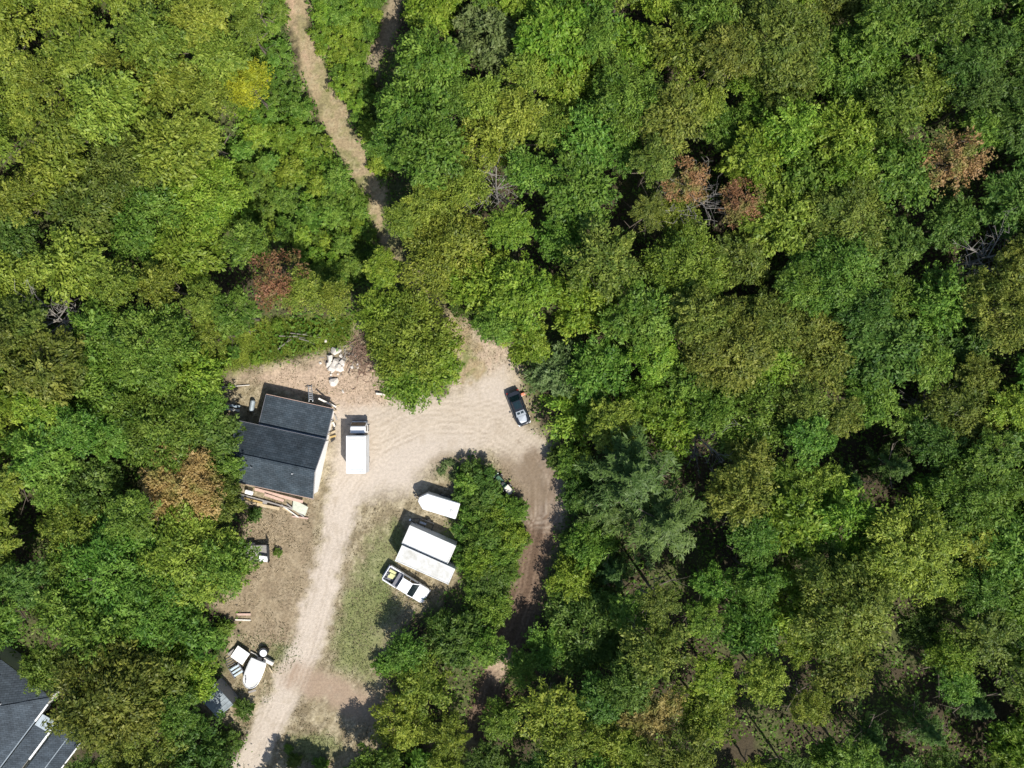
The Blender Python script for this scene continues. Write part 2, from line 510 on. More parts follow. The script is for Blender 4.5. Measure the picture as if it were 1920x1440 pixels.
gx = ax(-84, 84, -39, 12, 0.26, 0.9)
gy = ax(-68, 68, -50, 50, 0.28, 0.9)
GX, GY = np.meshgrid(gx, gy, indexing='ij')
PX, PY = 960 + GX / S, 720 - GY / S
gcol, ghgt, gdm, gtm, grm = ground_fields(PX, PY)
ghgt *= sst(0, 6, 84 - np.maximum(np.abs(GX), np.abs(GY) * 84 / 68))
nx, ny = len(gx), len(gy)

gm = bpy.data.materials.new('soil')
gm.use_nodes = True
nt = gm.node_tree
p = nt.nodes['Principled BSDF']
p.inputs['Roughness'].default_value = 0.95
p.inputs['Specular IOR Level'].default_value = 0.15
at = nt.nodes.new('ShaderNodeAttribute'); at.attribute_name = 'soil_colour'
tc = nt.nodes.new('ShaderNodeTexCoord')
na = nt.nodes.new('ShaderNodeTexNoise'); na.inputs['Scale'].default_value = 3.2; na.inputs['Detail'].default_value = 8; na.inputs['Roughness'].default_value = 0.75
nb = nt.nodes.new('ShaderNodeTexVoronoi'); nb.inputs['Scale'].default_value = 5.5
nt.links.new(tc.outputs['Object'], na.inputs['Vector']); nt.links.new(tc.outputs['Object'], nb.inputs['Vector'])
mr = nt.nodes.new('ShaderNodeMapRange')
mr.inputs['From Min'].default_value = 0.3; mr.inputs['From Max'].default_value = 0.7
mr.inputs['To Min'].default_value = -0.46; mr.inputs['To Max'].default_value = 0.46
nt.links.new(na.outputs['Fac'], mr.inputs['Value'])
vm = nt.nodes.new('ShaderNodeVectorMath'); vm.operation = 'SCALE'
ma = nt.nodes.new('ShaderNodeMath'); ma.operation = 'MULTIPLY_ADD'; ma.inputs[2].default_value = 1.0
nt.links.new(mr.outputs[0], ma.inputs[0]); nt.links.new(at.outputs['Alpha'], ma.inputs[1])
nt.links.new(at.outputs['Color'], vm.inputs[0]); nt.links.new(ma.outputs[0], vm.inputs['Scale'])
nt.links.new(vm.outputs[0], p.inputs['Base Color'])
bp = nt.nodes.new('ShaderNodeBump'); bp.inputs['Strength'].default_value = 0.7; bp.inputs['Distance'].default_value = 0.12
nt.links.new(na.outputs['Fac'], bp.inputs['Height']); nt.links.new(bp.outputs['Normal'], p.inputs['Normal'])
MATS['soil'] = gm


def np_mesh(name, V, F, material, colour=None, grain=None, tint=None, smooth=False):
    """V (n,3), F (m,k) -> object"""
    me = bpy.data.meshes.new(name)
    me.vertices.add(len(V)); me.vertices.foreach_set('co', np.ascontiguousarray(V, dtype=np.float32).ravel())
    k = F.shape[1]
    me.loops.add(F.size); me.loops.foreach_set('vertex_index', np.ascontiguousarray(F, dtype=np.int32).ravel())
    me.polygons.add(len(F))
    me.polygons.foreach_set('loop_start', np.arange(0, F.size, k, dtype=np.int32))
    if smooth: me.polygons.foreach_set('use_smooth', np.ones(len(F), bool))
    me.update(calc_edges=True)
    if colour is not None:
        a = me.attributes.new('soil_colour', 'FLOAT_COLOR', 'POINT')
        a.data.foreach_set('color', np.concatenate([colour, (np.ones(len(colour)) if grain is None else grain)[:, None]], 1).astype(np.float32).ravel())
    if tint is not None:
        a = me.attributes.new('tint', 'FLOAT', 'POINT')
        a.data.foreach_set('value', tint.astype(np.float32))
    me.materials.append(material)
    return me


def link(name, me, parent=None):
    o = bpy.data.objects.new(name, me)
    C.objects.link(o)
    if parent is not None: o.parent = parent
    return o


idx = np.arange(nx * ny).reshape(nx, ny)
quads = np.stack([idx[:-1, :-1], idx[1:, :-1], idx[1:, 1:], idx[:-1, 1:]], -1).reshape(-1, 4)
fm = lambda a: ((a[:-1, :-1] + a[1:, :-1] + a[1:, 1:] + a[:-1, 1:]) / 4).ravel()
fd, ft, fr, fpx, fpy = fm(gdm), fm(gtm), fm(grm), fm(PX), fm(PY)
is_r = (fr > 0.5) & (fpy > 885)
is_d = (fd > 0.5) & ~is_r
is_t = (ft > 0.5) & ~is_r & ~is_d
V = np.stack([GX, GY, ghgt], -1).reshape(-1, 3)
Cc = gcol.reshape(-1, 3)
GR = (1 - .62 * gdm).ravel()
def sub(mask, name, lab, cat):
    q = quads[mask]
    u, inv = np.unique(q, return_inverse=True)
    o = link(name, np_mesh(name, V[u], inv.reshape(-1, 4), gm, colour=Cc[u], grain=GR[u], smooth=True))
    return tag(o, lab, cat, kind='structure')
sub(~(is_r | is_d | is_t), 'ground', 'forest floor, weeds and dry straw around the clearing', 'ground')
sub(is_d, 'dirt_driveway', 'pale compacted dirt driveway opening into a yard', 'driveway')
sub(is_t, 'forest_trail', 'narrow tan trail winding down from the top edge', 'trail')
sub(is_r, 'rutted_track', 'brown rutted track curving down right of the containers', 'track')
far = MB()
far.poly([(-600, -600, -.02), (600, -600, -.02), (600, 600, -.02), (-600, 600, -.02), (-83.9, -67.9, -.02), (83.9, -67.9, -.02), (83.9, 67.9, -.02), (-83.9, 67.9, -.02)],
         [(0, 1, 5, 4), (1, 2, 6, 5), (2, 3, 7, 6), (3, 0, 4, 7)])
fo = far.build('far_ground', gm)
a = fo.data.attributes.new('soil_colour', 'FLOAT_COLOR', 'POINT')
a.data.foreach_set('color', [0.05, 0.06, 0.03, 1] * 8)
tag(fo, 'wooded ground stretching away beyond the picture', 'ground', kind='structure')


def gz(x, y):
    i = int(np.clip(np.searchsorted(gx, x), 0, nx - 1)); j = int(np.clip(np.searchsorted(gy, y), 0, ny - 1))
    return float(ghgt[i, j])


# ------------------------------------------------------------------ buildings
def at_px(px, py, z=0.0):
    w = W(px, py, z)
    return Vector((w.x, w.y, 0))


def dark_roof_house():
    h = empty('house', at_px(532.8, 857.9), R(-12.2), 'unfinished house with dark shingle roof and white wrapped gable', 'house')
    # walls (main block 10 x 6.6, north wing)
    w = MB()
    w.poly([(-4.9, -3.2, -.2), (4.9, -3.2, -.2), (4.9, 3.2, -.2), (-4.9, 3.2, -.2), (-4.9, -3.2, 3.0), (4.9, -3.2, 3.0), (4.9, 3.2, 3.0), (-4.9, 3.2, 3.0),
            (4.9, 0, 4.92), (-4.9, 0, 4.92)],
           [(0, 1, 5, 4), (2, 3, 7, 6), (1, 2, 6, 8, 5), (3, 0, 4, 9, 7)])
    w.build('wall', MATS['white_wrap'], h)
    w = MB(); w.box((1.0, 5.05, 1.0), (7.6, 3.66, 2.3)); w.build('wing_wall', MATS['white_wrap'], h)
    ez, rz = 3.02, 5.15
    for s, nm in ((1, 'roof_slope'), (-1, 'roof_slope')):
        m = MB(); m.slab([(-5.25, 0, rz), (5.14, 0, rz), (5.14, s * 3.56, ez), (-5.25, s * 3.56, ez)], 0.14)
        m.build(nm, MATS['shingle'], h)
    m = MB(); m.beam((-5.27, 0, rz + .03), (5.16, 0, rz + .03), 0.28, 0.06); m.build('ridge_cap', MATS['shingle'], h)
    for s in (1, -1):
        for x in (-5.28, 5.17):
            m = MB(); m.beam((x, 0, rz - .10), (x, s * 3.6, ez - .10), 0.05, 0.2); m.build('rake_board', MATS['grey_plastic'] if s > 0 else MATS['wood_grey'], h)
        m = MB(); m.box((0, s * 3.60, ez - .12), (10.5, 0.05, 0.2)); m.build('fascia', MATS['wood_pink'] if s < 0 else MATS['grey_plastic'], h)
    m = MB(); m.slab([(-3.1, 3.25, 2.55), (5.05, 3.25, 2.55), (5.05, 7.25, 2.2), (-3.1, 7.25, 2.2)], 0.12)
    m.build('wing_roof', MATS['shingle'], h)
    m = MB(); m.box((0.97, 7.28, 2.09), (8.15, 0.05, 0.2)); m.build('wing_fascia', MATS['wood_pink'], h)
    for x in (-3.13, 5.08):
        m = MB(); m.beam((x, 3.3, 2.46), (x, 7.25, 2.11), 0.05, 0.18); m.build('wing_rake', MATS['grey_plastic'], h)
    # open porch frame along the wing's east side
    for y in (4.1, 5.6, 7.0):
        m = MB(); m.box((5.0, y, 0.95), (0.1, 0.1, 2.3)); m.build('porch_post', MATS['wood_pale'], h)
    v = MB(); v.tube((-2.2, -1.2, 4.2), (-2.2, -1.2, 4.95), 0.07); v.build('vent_pipe', MATS['steel'], h)
    v = MB(); v.tube((2.6, -.9, 4.3), (2.6, -.9, 5.0), 0.05); v.build('vent_pipe', MATS['white_trim'], h)
    m = MB(); m.box((.97, 3.62, 2.58), (8.1, .12, .05)); m.build('flashing', MATS['metal_sheet'], h)
    return h
house = dark_roof_house()


def corner_house():
    # block axes: u runs along the picture's down-left, v runs to the right
    ang = math.atan2(-0.8, -0.6)
    o = empty('house', at_px(128, 1287, 0), 0, 'old slate grey roofed house cut off in the bottom left corner', 'house')
    u = Vector((-0.6, -0.8, 0)); v = Vector((0.8, -0.6, 0))
    def P(a, b, z): return u * a + v * b + Vector((0, 0, z))
    ze, zr = 3.4, 5.6
    wl, ww = 16.0, 11.0
    w = MB()
    for q in (((.4, -.4), (wl, -.4)), ((.4, -ww + .4), (wl, -ww + .4)), ((.4, -.4), (.4, -ww + .4))):
        (a0, b0), (a1, b1) = q
        w.beam(P(a0, b0, 1.5), P(a1, b1, 1.5), 0.2, 3.4)
    w.build('wall', MATS['old_siding'], o)
    hip = 5.0
    m = MB(); m.slab([P(0, 0, ze), P(wl, 0, ze), P(wl, -ww / 2, zr), P(hip, -ww / 2, zr)], 0.15); m.build('roof_slope', MATS['old_shingle'], o)
    m = MB(); m.slab([P(0, -ww, ze), P(wl, -ww, ze), P(wl, -ww / 2, zr), P(hip, -ww / 2, zr)], 0.15); m.build('roof_slope', MATS['old_shingle'], o)
    m = MB(); m.slab([P(0, 0, ze), P(0, -ww, ze), P(hip, -ww / 2, zr)], 0.15); m.build('roof_hip', MATS['old_shingle'], o)
    m = MB(); m.beam(P(0.05, -0.05, ze + .05), P(hip, -ww / 2, zr + .05), .22, .06); m.beam(P(hip, -ww / 2, zr + .05), P(wl, -ww / 2, zr + .05), .22, .06)
    m.build('ridge_cap', MATS['old_shingle'], o)
    m = MB(); m.beam(P(0.9, .09, ze - .05), P(3.4, .09, ze - .05), .17, .16); m.build('gutter', MATS['white_trim'], o)
    m = MB(); m.beam(P(3.42, .06, ze - .05), P(wl, .06, ze - .05), .10, .12); m.build('gutter', MATS['metal_sheet'], o)
    m = MB(); m.tube(P(3.2, -4.0, 4.6), P(3.2, -4.0, 5.35), .09); m.build('vent_pipe', MATS['white_trim'], o)
    # lower lean-to roof
    m = MB(); m.slab([P(4.1, .16, 3.0), P(wl, .16, 3.0), P(wl, 2.0, 2.6), P(4.1, 2.0, 2.6)], 0.12); m.build('lean_to_roof', MATS['old_shingle'], o)
    m = MB(); m.beam(P(2.9, 2.08, 2.58), P(8.0, 2.08, 2.58), .2, .16); m.build('gutter', MATS['white_trim'], o)
    m = MB(); m.slab([P(2.5, .2, 2.98), P(4.07, .2, 2.98), P(4.07, 1.95, 2.66), P(2.5, 1.95, 2.66)], 0.08); m.build('skylight', MATS['metal_sheet'], o)
    m = MB(); m.beam(P(4.3, 1.75, 1.2), P(wl, 1.75, 1.2), 0.15, 2.5); m.build('lean_to_wall', MATS['old_siding'], o)
    # porch roof further down
    m = MB(); m.slab([P(2.4, 2.35, 2.3), P(wl, 2.35, 2.3), P(wl, 5.6, 1.95), P(2.4, 5.6, 1.95)], 0.12); m.build('porch_roof', MATS['old_shingle'], o)
    m = MB(); m.beam(P(2.4, 4.1, 2.13), P(wl, 4.1, 2.13), .09, .05); m.build('roof_seam', MATS['metal_sheet'], o)
    m = MB(); m.beam(P(2.4, 5.66, 1.93), P(wl, 5.66, 1.93), .12, .14); m.build('gutter', MATS['white_trim'], o)
    m = MB(); m.beam(P(2.5, 2.3, 2.28), P(3.2, 2.3, 2.34), .12, .12); m.build('gutter', MATS['white_trim'], o)
    m = MB()
    for a in (2.7, 6.0, 9.5, 13.0):
        pass
    for a in (2.7, 6.0, 9.5, 13.0):
        q = MB(); b = P(a, 5.4, 0); q.box((b.x, b.y, .9), (.12, .12, 2.1)); q.build('porch_post', MATS['white_trim'], o)
    return o
corner_house()


def grey_shed():
    o = empty('shed', at_px(404, 1315, 2.4), R(-48), 'small shed with plain grey metal roof beside the driveway, under trees', 'shed')
    w = MB(); w.poly([(-1.6, -1.2, -.1), (1.6, -1.2, -.1), (1.6, 1.2, -.1), (-1.6, 1.2, -.1), (-1.6, -1.2, 2.0), (1.6, -1.2, 2.0), (1.6, 1.2, 2.3), (-1.6, 1.2, 2.3)],
                     [(0, 1, 5, 4), (1, 2, 6, 5), (2, 3, 7, 6), (3, 0, 4, 7)])
    w.build('wall', MATS['wood_grey'], o)
    m = MB(); m.slab([(-1.7, -1.35, 2.02), (1.7, -1.35, 2.02), (1.7, 1.3, 2.41), (-1.7, 1.3, 2.41)], .06); rf = m.build('roof', MATS['metal_sheet'], o)
    for i in range(7):
        x = -1.59 + i * 0.53
        m = MB(); m.beam((x, -1.34, 2.04), (x, 1.29, 2.43), .05, .05); m.build('rib', MATS['metal_sheet'], rf)
    m = MB(); m.box((0.3, -1.23, .95), (.85, .06, 1.8)); m.build('door', MATS['wood_pale'], o)
grey_shed()


# ------------------------------------------------------------------ vehicles
def wheel(parent, x, y, r=0.36, w=0.24):
    m = MB(); m.tube((x, y - w / 2, r), (x, y + w / 2, r), r, n=16); t = m.build('wheel', MATS['rubber'], parent)
    s = 1 if y > 0 else -1
    m = MB(); m.tube((x, y + s * w / 2, r), (x, y + s * (w / 2 + .02), r), r * .6, n=12); m.build('rim', MATS['steel'], t)


def dark_car():
    p = empty('parked_car', at_px(972.5, 765.5, 1.0), math.atan2(-62, 24), 'dark car with sky glare painted on its bonnet parked by the trees on the yard edge', 'car')
    L, w = 2.2, 0.89
    b = MB()
    b.rings([rrect(-L + .05, L - .05, w - .05, .22, .58, .45), rrect(-L, L, w, .45, .62, .48), rrect(-L, L, w, .68, .62, .48),
             rrect(-L + .04, L - .08, w - .05, .86, .6, .48, zf=-.08), rrect(-L + .12, L - .18, w - .14, .93, .55, .45, zf=-.11)])
    b.build('body', MATS['black_paint'], p, smooth=False)
    h = MB(); h.slab([(1.0, -.50, .965), (1.55, -.48, .93), (1.82, -.34, .885), (1.82, .34, .885), (1.55, .48, .93), (1.0, .50, .965)], .03); h.build('bonnet', MATS['painted_sky_glare'], p)  # sky reflected in the black hood, painted as a silver panel
    # cabin
    A = [(-1.62, .66, .93), (.98, .68, .93), (.30, .53, 1.44), (-.95, .51, 1.44)]
    Bq = [(x, -y, z) for x, y, z in A]
    m = MB(); m.slab([(-.95, .50, 1.45), (.30, .52, 1.45), (.30, -.52, 1.45), (-.95, -.50, 1.45)], .04); m.build('roof', MATS['black_paint'], p)
    m = MB(); m.slab([(-.85, .40, 1.465), (.02, .42, 1.465), (.02, -.42, 1.465), (-.85, -.40, 1.465)], .02); m.build('sunroof', MATS['teal_glass'], p)
    m = MB(); m.slab([(.32, .50, 1.43), (.98, .62, .96), (.98, -.62, .96), (.32, -.50, 1.43)], .03); ws = m.build('windshield', MATS['painted_sky_glare'], p)  # silver colour paints the sky's reflection onto the glass
    for y in (.05, -.42):
        m = MB(); m.slab([(.44, y + .36, 1.355), (.72, y + .36, 1.155), (.72, y, 1.155), (.44, y, 1.355)], .01); m.build('glare_gap', MATS['glass'], ws)  # dark glass left bare within the painted reflection
    m = MB(); m.slab([(-.98, .49, 1.43), (-1.62, .58, .96), (-1.62, -.58, .96), (-.98, -.49, 1.43)], .03); m.build('rear_window', MATS['teal_glass'], p)
    for q in (A, Bq):
        m = MB(); m.poly([q[0], q[1], q[2], q[3]], [(0, 1, 2, 3)]); m.build('side_window', MATS['glass'], p)
    for s in (1, -1):
        m = MB(); m.beam((.98, s * .69, .94), (.30, s * .54, 1.45), .06, .06); m.build('pillar', MATS['black_paint'], p)
        m = MB(); m.beam((.30, s * .54, 1.45), (-.95, s * .52, 1.45), .06, .06); m.build('roof_rail', MATS['black_paint'], p)
        m = MB(); m.beam((-.95, s * .52, 1.45), (-1.62, s * .66, .94), .08, .06); m.build('pillar', MATS['black_paint'], p)
        m = MB(); m.box((.75, s * 1.0, .98), (.16, .2, .13)); m.build('mirror', MATS['black_paint'], p)
        m = MB(); m.box((1.97, s * .62, .66), (.26, .3, .12), rz=-s * .5); m.build('headlight', MATS['clear_lamp'], p)
        m = MB(); m.box((-2.11, s * .62, .72), (.12, .32, .13), rz=s * .3); m.build('tail_light', MATS['red_lamp'], p)
        for x in (1.32, -1.3): wheel(p, x, s * .78, .33, .22)
    m = MB(); m.box((2.13, 0, .38), (.16, 1.2, .16)); m.build('bumper', MATS['black_paint'], p)
dark_car()


def box_truck():
    p = empty('box_truck', at_px(677, 836), R(90), 'white box truck parked beside the dark roofed house', 'truck')
    m = MB(); m.box((-0.1, 0, .62), (5.9, .85, .2)); m.build('chassis', MATS['black_steel'], p)
    m = MB(); m.box((-0.78, 0, 1.95), (4.45, 2.3, 2.3)); bx = m.build('cargo_box', MATS['truck_white'], p, bevel=.04)
    for s in (1, -1):
        m = MB(); m.box((-.78, s * 1.12, 3.11), (4.43, .07, .05)); m.build('roof_rail', MATS['white_paint'], bx)
        m = MB(); m.box((-.78, s * .80, 3.108), (4.2, .05, .025)); m.build('roof_rib', MATS['old_white'], bx)
    for x in (1.32, .95, -2.6, -2.85):
        m = MB(); m.box((x, 0, 3.11), (.05, 2.1, .04)); m.build('roof_bow', MATS['old_white'], bx)
    m = MB(); m.box((-3.03, 0, 1.95), (.05, 2.1, 2.0)); m.build('rear_door', MATS['old_white'], bx)
    c = MB()
    c.rings([rrect(1.62, 3.02, .98, .45, .2, .1), rrect(1.62, 3.03, 1.0, 1.15, .25, .1), rrect(1.62, 2.93, .98, 1.2, .25, .1), rrect(1.66, 2.52, .92, 2.02, .2, .12), rrect(1.74, 2.42, .82, 2.12, .15, .12)])
    c.build('cab', MATS['white_paint'], p)
    m = MB(); m.slab([(2.56, -.84, 2.0), (2.96, -.9, 1.27), (2.96, .9, 1.27), (2.56, .84, 2.0)], .03); m.build('windshield', MATS['glass'], p)
    m = MB(); m.box((3.06, 0, .55), (.16, 1.9, .25)); m.build('bumper', MATS['grey_plastic'], p)
    for s in (1, -1):
        m = MB(); m.slab([(1.9, s * .985, 1.3), (2.65, s * .985, 1.3), (2.4, s * .945, 1.9), (1.9, s * .945, 1.9)], .03); m.build('side_window', MATS['glass'], p)
        m = MB(); m.box((2.72, s * 1.17, 1.5), (.12, .26, .4)); m.build('mirror', MATS['black_steel'], p)
        m = MB(); m.box((3.03, s * .72, .86), (.06, .34, .2)); m.build('headlight', MATS['clear_lamp'], p)
        m = MB(); m.box((-3.03, s * .95, .75), (.06, .2, .14)); m.build('tail_light', MATS['red_lamp'], p)
        wheel(p, 2.2, s * .86, .4, .26); wheel(p, -1.6, s * .86, .4, .42)
box_truck()


def pickup():
    p = empty('pickup_truck', at_px(762, 1096, .9), R(-32), 'white crew cab pickup truck with loaded bed', 'pickup truck')
    b = MB()
    b.rings([rrect(-.95, 2.78, .93, .35, .38, .05), rrect(-.95, 2.82, .99, .6, .4, .05), rrect(-.95, 2.80, .99, .95, .42, .05), rrect(-.95, 2.72, .93, 1.10, .42, .05, zf=-.06)])
    b.build('body', MATS['white_paint'], p)
    m = MB(); m.slab([(1.35, -.80, 1.105), (2.55, -.68, 1.075), (2.55, .68, 1.075), (1.35, .80, 1.105)], .03); m.build('hood', MATS['white_paint'], p)
    for s in (1, -1):
        m = MB(); m.box((-1.88, s * .95, .83), (1.85, .09, .62)); m.build('bed_side', MATS['white_paint'], p)
        m = MB(); m.box((-1.88, s * .95, 1.15), (1.8, .12, .02)); m.build('bed_rail', MATS['white_paint'], p)
    m = MB(); m.box((-1.9, 0, .62), (1.8, 1.78, .08)); m.build('bed_floor', MATS['grey_plastic'], p)
    m = MB(); m.box((-2.84, 0, .83), (.08, 1.8, .56)); tg = m.build('tailgate', MATS['white_paint'], p)
    m = MB(); m.box((-2.9, 0, .98), (.04, .24, .08)); m.build('handle', MATS['black_steel'], tg)
    m = MB(); m.box((-1.22, 0, 1.18), (.52, 1.76, .32)); m.build('tool_box', MATS['grey_plastic'], p, bevel=.02)
    A = [(-.88, .90, 1.08), (1.36, .90, 1.08), (.62, .74, 1.80), (-.78, .74, 1.80)]
    Bq = [(x, -y, z) for x, y, z in A]
    m = MB(); m.slab([(-.80, .76, 1.83), (.60, .76, 1.83), (.60, -.76, 1.83), (-.80, -.76, 1.83)], .06); m.build('roof', MATS['white_paint'], p, bevel=.03)
    m = MB(); m.slab([(.63, .72, 1.80), (1.42, .86, 1.10), (1.42, -.86, 1.10), (.63, -.72, 1.80)], .03); m.build('windshield', MATS['glass'], p)
    m = MB(); m.slab([(-.82, .70, 1.77), (-.90, .80, 1.15), (-.90, -.80, 1.15), (-.82, -.70, 1.77)], .03); m.build('rear_window', MATS['glass'], p)
    for s in (1, -1):
        for xa, xb, xc, xd in ((-.80, .12, .10, -.74), (.20, 1.20, .56, .18)):
            m = MB(); m.slab([(xa, s * .905, 1.12), (xb, s * .905, 1.12), (xc, s * .755, 1.76), (xd, s * .755, 1.76)], .02); m.build('side_window', MATS['glass'], p)
        for xa, xb in ((1.40, .61), (-.90, -.80), (.15, .14)):
            m = MB(); m.beam((xa, s * .90, 1.09), (xb, s * .75, 1.81), .08, .07); m.build('pillar', MATS['white_paint'], p)
        m = MB(); m.box((1.12, s * 1.10, 1.18), (.14, .24, .2)); m.build('mirror', MATS['black_steel'], p)
        m = MB(); m.box((2.66, s * .70, .82), (.2, .34, .2), rz=-s * .35); m.build('headlight', MATS['clear_lamp'], p)
        m = MB(); m.box((-2.84, s * .95, .85), (.1, .1, .34)); m.build('tail_light', MATS['red_lamp'], p)
        wheel(p, 1.85, s * .86, .39, .26); wheel(p, -1.75, s * .84, .39, .26)
    m = MB(); m.box((2.82, 0, .5), (.16, 1.8, .22)); m.build('bumper', MATS['steel'], p)
    m = MB(); m.box((-2.95, 0, .5), (.14, 1.8, .18)); m.build('bumper', MATS['steel'], p)
    # load lying in the bed
    q = empty('cargo_bundle', p.matrix_basis @ Vector((-2.05, .12, .67)), R(-32 + 4), 'pale yellow load lying in the pickup bed', 'load')
    for i, (x, y, d) in enumerate(((-.1, .30, .2), (.08, -.05, .28), (-.05, -.36, .24))):
        m = MB(); m.box((x, y, d / 2 + .01), (.95 - .1 * i, .33, d), rz=.05 * i); m.build('bale', MATS['yellow_load'], q, bevel=.05)
    q = empty('scrap_crate', p.matrix_basis @ Vector((-2.62, -.35, .67)), R(-20), 'grey open crate at the tail of the pickup bed', 'crate')
    for dx, dy, sx, sy in ((0, .3, .34, .03), (0, -.3, .34, .03), (.17, 0, .03, .57), (-.17, 0, .03, .57)):
        m = MB(); m.box((dx, dy, .16), (sx, sy, .3)); m.build('side', MATS['steel'], q)
    m = MB(); m.box((0, 0, .02), (.31, .57, .02)); m.build('base', MATS['grey_plastic'], q)
pickup()


def cargo_trailer():
    p = empty('cargo_trailer', at_px(826, 949, 2.2), R(163), 'bright white enclosed cargo trailer with pointed nose', 'trailer')
    def ring(z, k):
        x0, x1, xn, y = -2.1 + k, 1.95 - k, 2.75 - k, .98 - k
        return [(x0, -y, z), (x1, -y, z), (xn, -.25, z), (xn, .25, z), (x1, y, z), (x0, y, z)]
    m = MB(); m.rings([ring(.45, 0), ring(2.15, 0), ring(2.25, .08)]); b = m.build('box', MATS['white_paint'], p)
    for x in (-1.7, -.9, -.1, .7, 1.5):
        m = MB(); m.box((x, 0, 2.265), (.05, 1.75, .03)); m.build('roof_bow', MATS['box_white'], b)
    m = MB(); m.box((-1.45, .2, 2.29), (.36, .36, .1)); m.build('roof_vent', MATS['old_white'], p)
    m = MB(); m.box((-2.13, 0, 1.3), (.06, 1.8, 1.6)); d = m.build('rear_door', MATS['box_white'], p)
    m = MB(); m.box((-2.18, .0, 1.3), (.04, .06, 1.3)); m.build('latch_bar', MATS['steel'], d)
    m = MB(); m.beam((1.9, .6, .42), (3.55, 0, .42), .09, .1); m.beam((1.9, -.6, .42), (3.55, 0, .42), .09, .1); m.build('tongue', MATS['black_steel'], p)
    m = MB(); m.tube((3.3, 0, .05), (3.3, 0, .85), .05); m.build('jack', MATS['steel'], p)
    for s in (1, -1):
        for x in (-.45, .35): wheel(p, x - .1, s * 1.02, .34, .2)
        m = MB(); m.box((-.15, s * 1.04, .76), (1.6, .22, .05)); m.build('fender', MATS['black_steel'], p)
cargo_trailer()


def container(name, px, py, z, L, w, rot, label, matn, cat='container'):
    p = empty(name, at_px(px, py, z), rot, label, cat, 'white steel boxes parked side by side')
    m = MB(); m.box((0, 0, z / 2 + .1), (L - .06, w - .06, z - .2)); m.build('shell', MATS[matn], p)
    f = MB()
    for s in (1, -1):
        f.box((0, s * (w / 2 - .05), z - .02), (L, .1, .14)); f.box((0, s * (w / 2 - .05), .16), (L, .1, .16))
        f.box((s * (L / 2 - .05), 0, z - .025), (.1, w - .2, .13)); f.box((s * (L / 2 - .05), 0, .165), (.1, w - .2, .15))
    f.build('edge_frame', MATS['box_white'], p)
    n = int(L / .45)
    for i in range(n):
        x = -L / 2 + .3 + (L - .6) * i / (n - 1)
        m = MB(); m.box((x, 0, z - .095), (.2, w - .22, .05)); m.build('roof_corrugation', MATS[matn], p)
    for s in (1, -1):
        k = MB()
        for i in range(n):
            x = -L / 2 + .3 + (L - .6) * i / (n - 1)
            k.box((x, s * (w / 2 - .028), z / 2 + .1), (.2, .05, z - .5))
        k.build('side_corrugation', MATS[matn], p)
    for a in (-1, 1):
        for b in (-1, 1):
            m = MB(); m.box((a * (L / 2 - .06), b * (w / 2 - .06), z / 2 + .05), (.13, .13, z + .1)); m.build('corner_post', MATS['box_white'], p)
    for b in (-.5, .5):
        m = MB(); m.box((L / 2 + .0, b * (w / 2 - .1), z / 2 + .08), (.06, w / 2 - .12, z - .45)); d = m.build('door', MATS[matn], p)
        m = MB(); m.tube((L / 2 + .05, b * .5, .4), (L / 2 + .05, b * .5, z - .3), .025); m.build('lock_rod', MATS['steel'], d)
    return p
container('shipping_container', 804, 1021, 2.45, 6.0, 2.38, R(-24), 'white container with plain roof, upper of the two side by side', 'box_white')
container('shipping_container', 797, 1059, 2.85, 6.9, 2.02, R(-24), 'longer white container with stained roof end beside the pickup', 'old_white')


def utility_trailer():
    p = empty('utility_trailer', at_px(478, 1037, .7), R(2), 'flatbed utility trailer with grey plank deck half under a tree', 'trailer')
    for i in range(9):
        m = MB(); m.box((0, -.8 + i * .2, .68), (3.4, .18, .05)); m.build('plank', MATS['wood_grey'], p)
    for s in (1, -1):
        m = MB(); m.box((0, s * .97, .72), (3.5, .08, .2)); m.build('side_rail', MATS['black_steel'], p)
        wheel(p, -.4, s * 1.14, .34, .2)
        m = MB(); m.box((-.4, s * 1.14, .76), (.95, .24, .04)); m.build('fender', MATS['black_steel'], p)
    m = MB(); m.beam((1.78, -.95, .7), (1.95, -.95, 1.9), .08, .08); m.beam((1.78, .95, .7), (1.95, .95, 1.9), .08, .08); m.beam((1.95, -.95, 1.9), (1.95, .95, 1.9), .08, .08)
    for i in range(5): m.beam((1.8 + .03 * i, -.95, .86 + .22 * i), (1.8 + .03 * i, .95, .86 + .22 * i), .04, .04)
    m.build('ramp_gate', MATS['black_steel'], p)
    m = MB(); m.beam((-1.7, .6, .6), (-3.0, 0, .5), .08, .1); m.beam((-1.7, -.6, .6), (-3.0, 0, .5), .08, .1); m.build('tongue', MATS['black_steel'], p)
    q = empty('cooler_box', p.matrix_basis @ Vector((1.15, -.62, .71)), R(-8), 'white box standing on the flatbed trailer', 'box')
    m = MB(); m.box((0, 0, .24), (1.0, .62, .46)); m.build('body', MATS['wood_white'], q, bevel=.05)
    m = MB(); m.box((0, 0, .50), (1.03, .65, .06)); m.build('lid', MATS['white_paint'], q, bevel=.02)
utility_trailer()


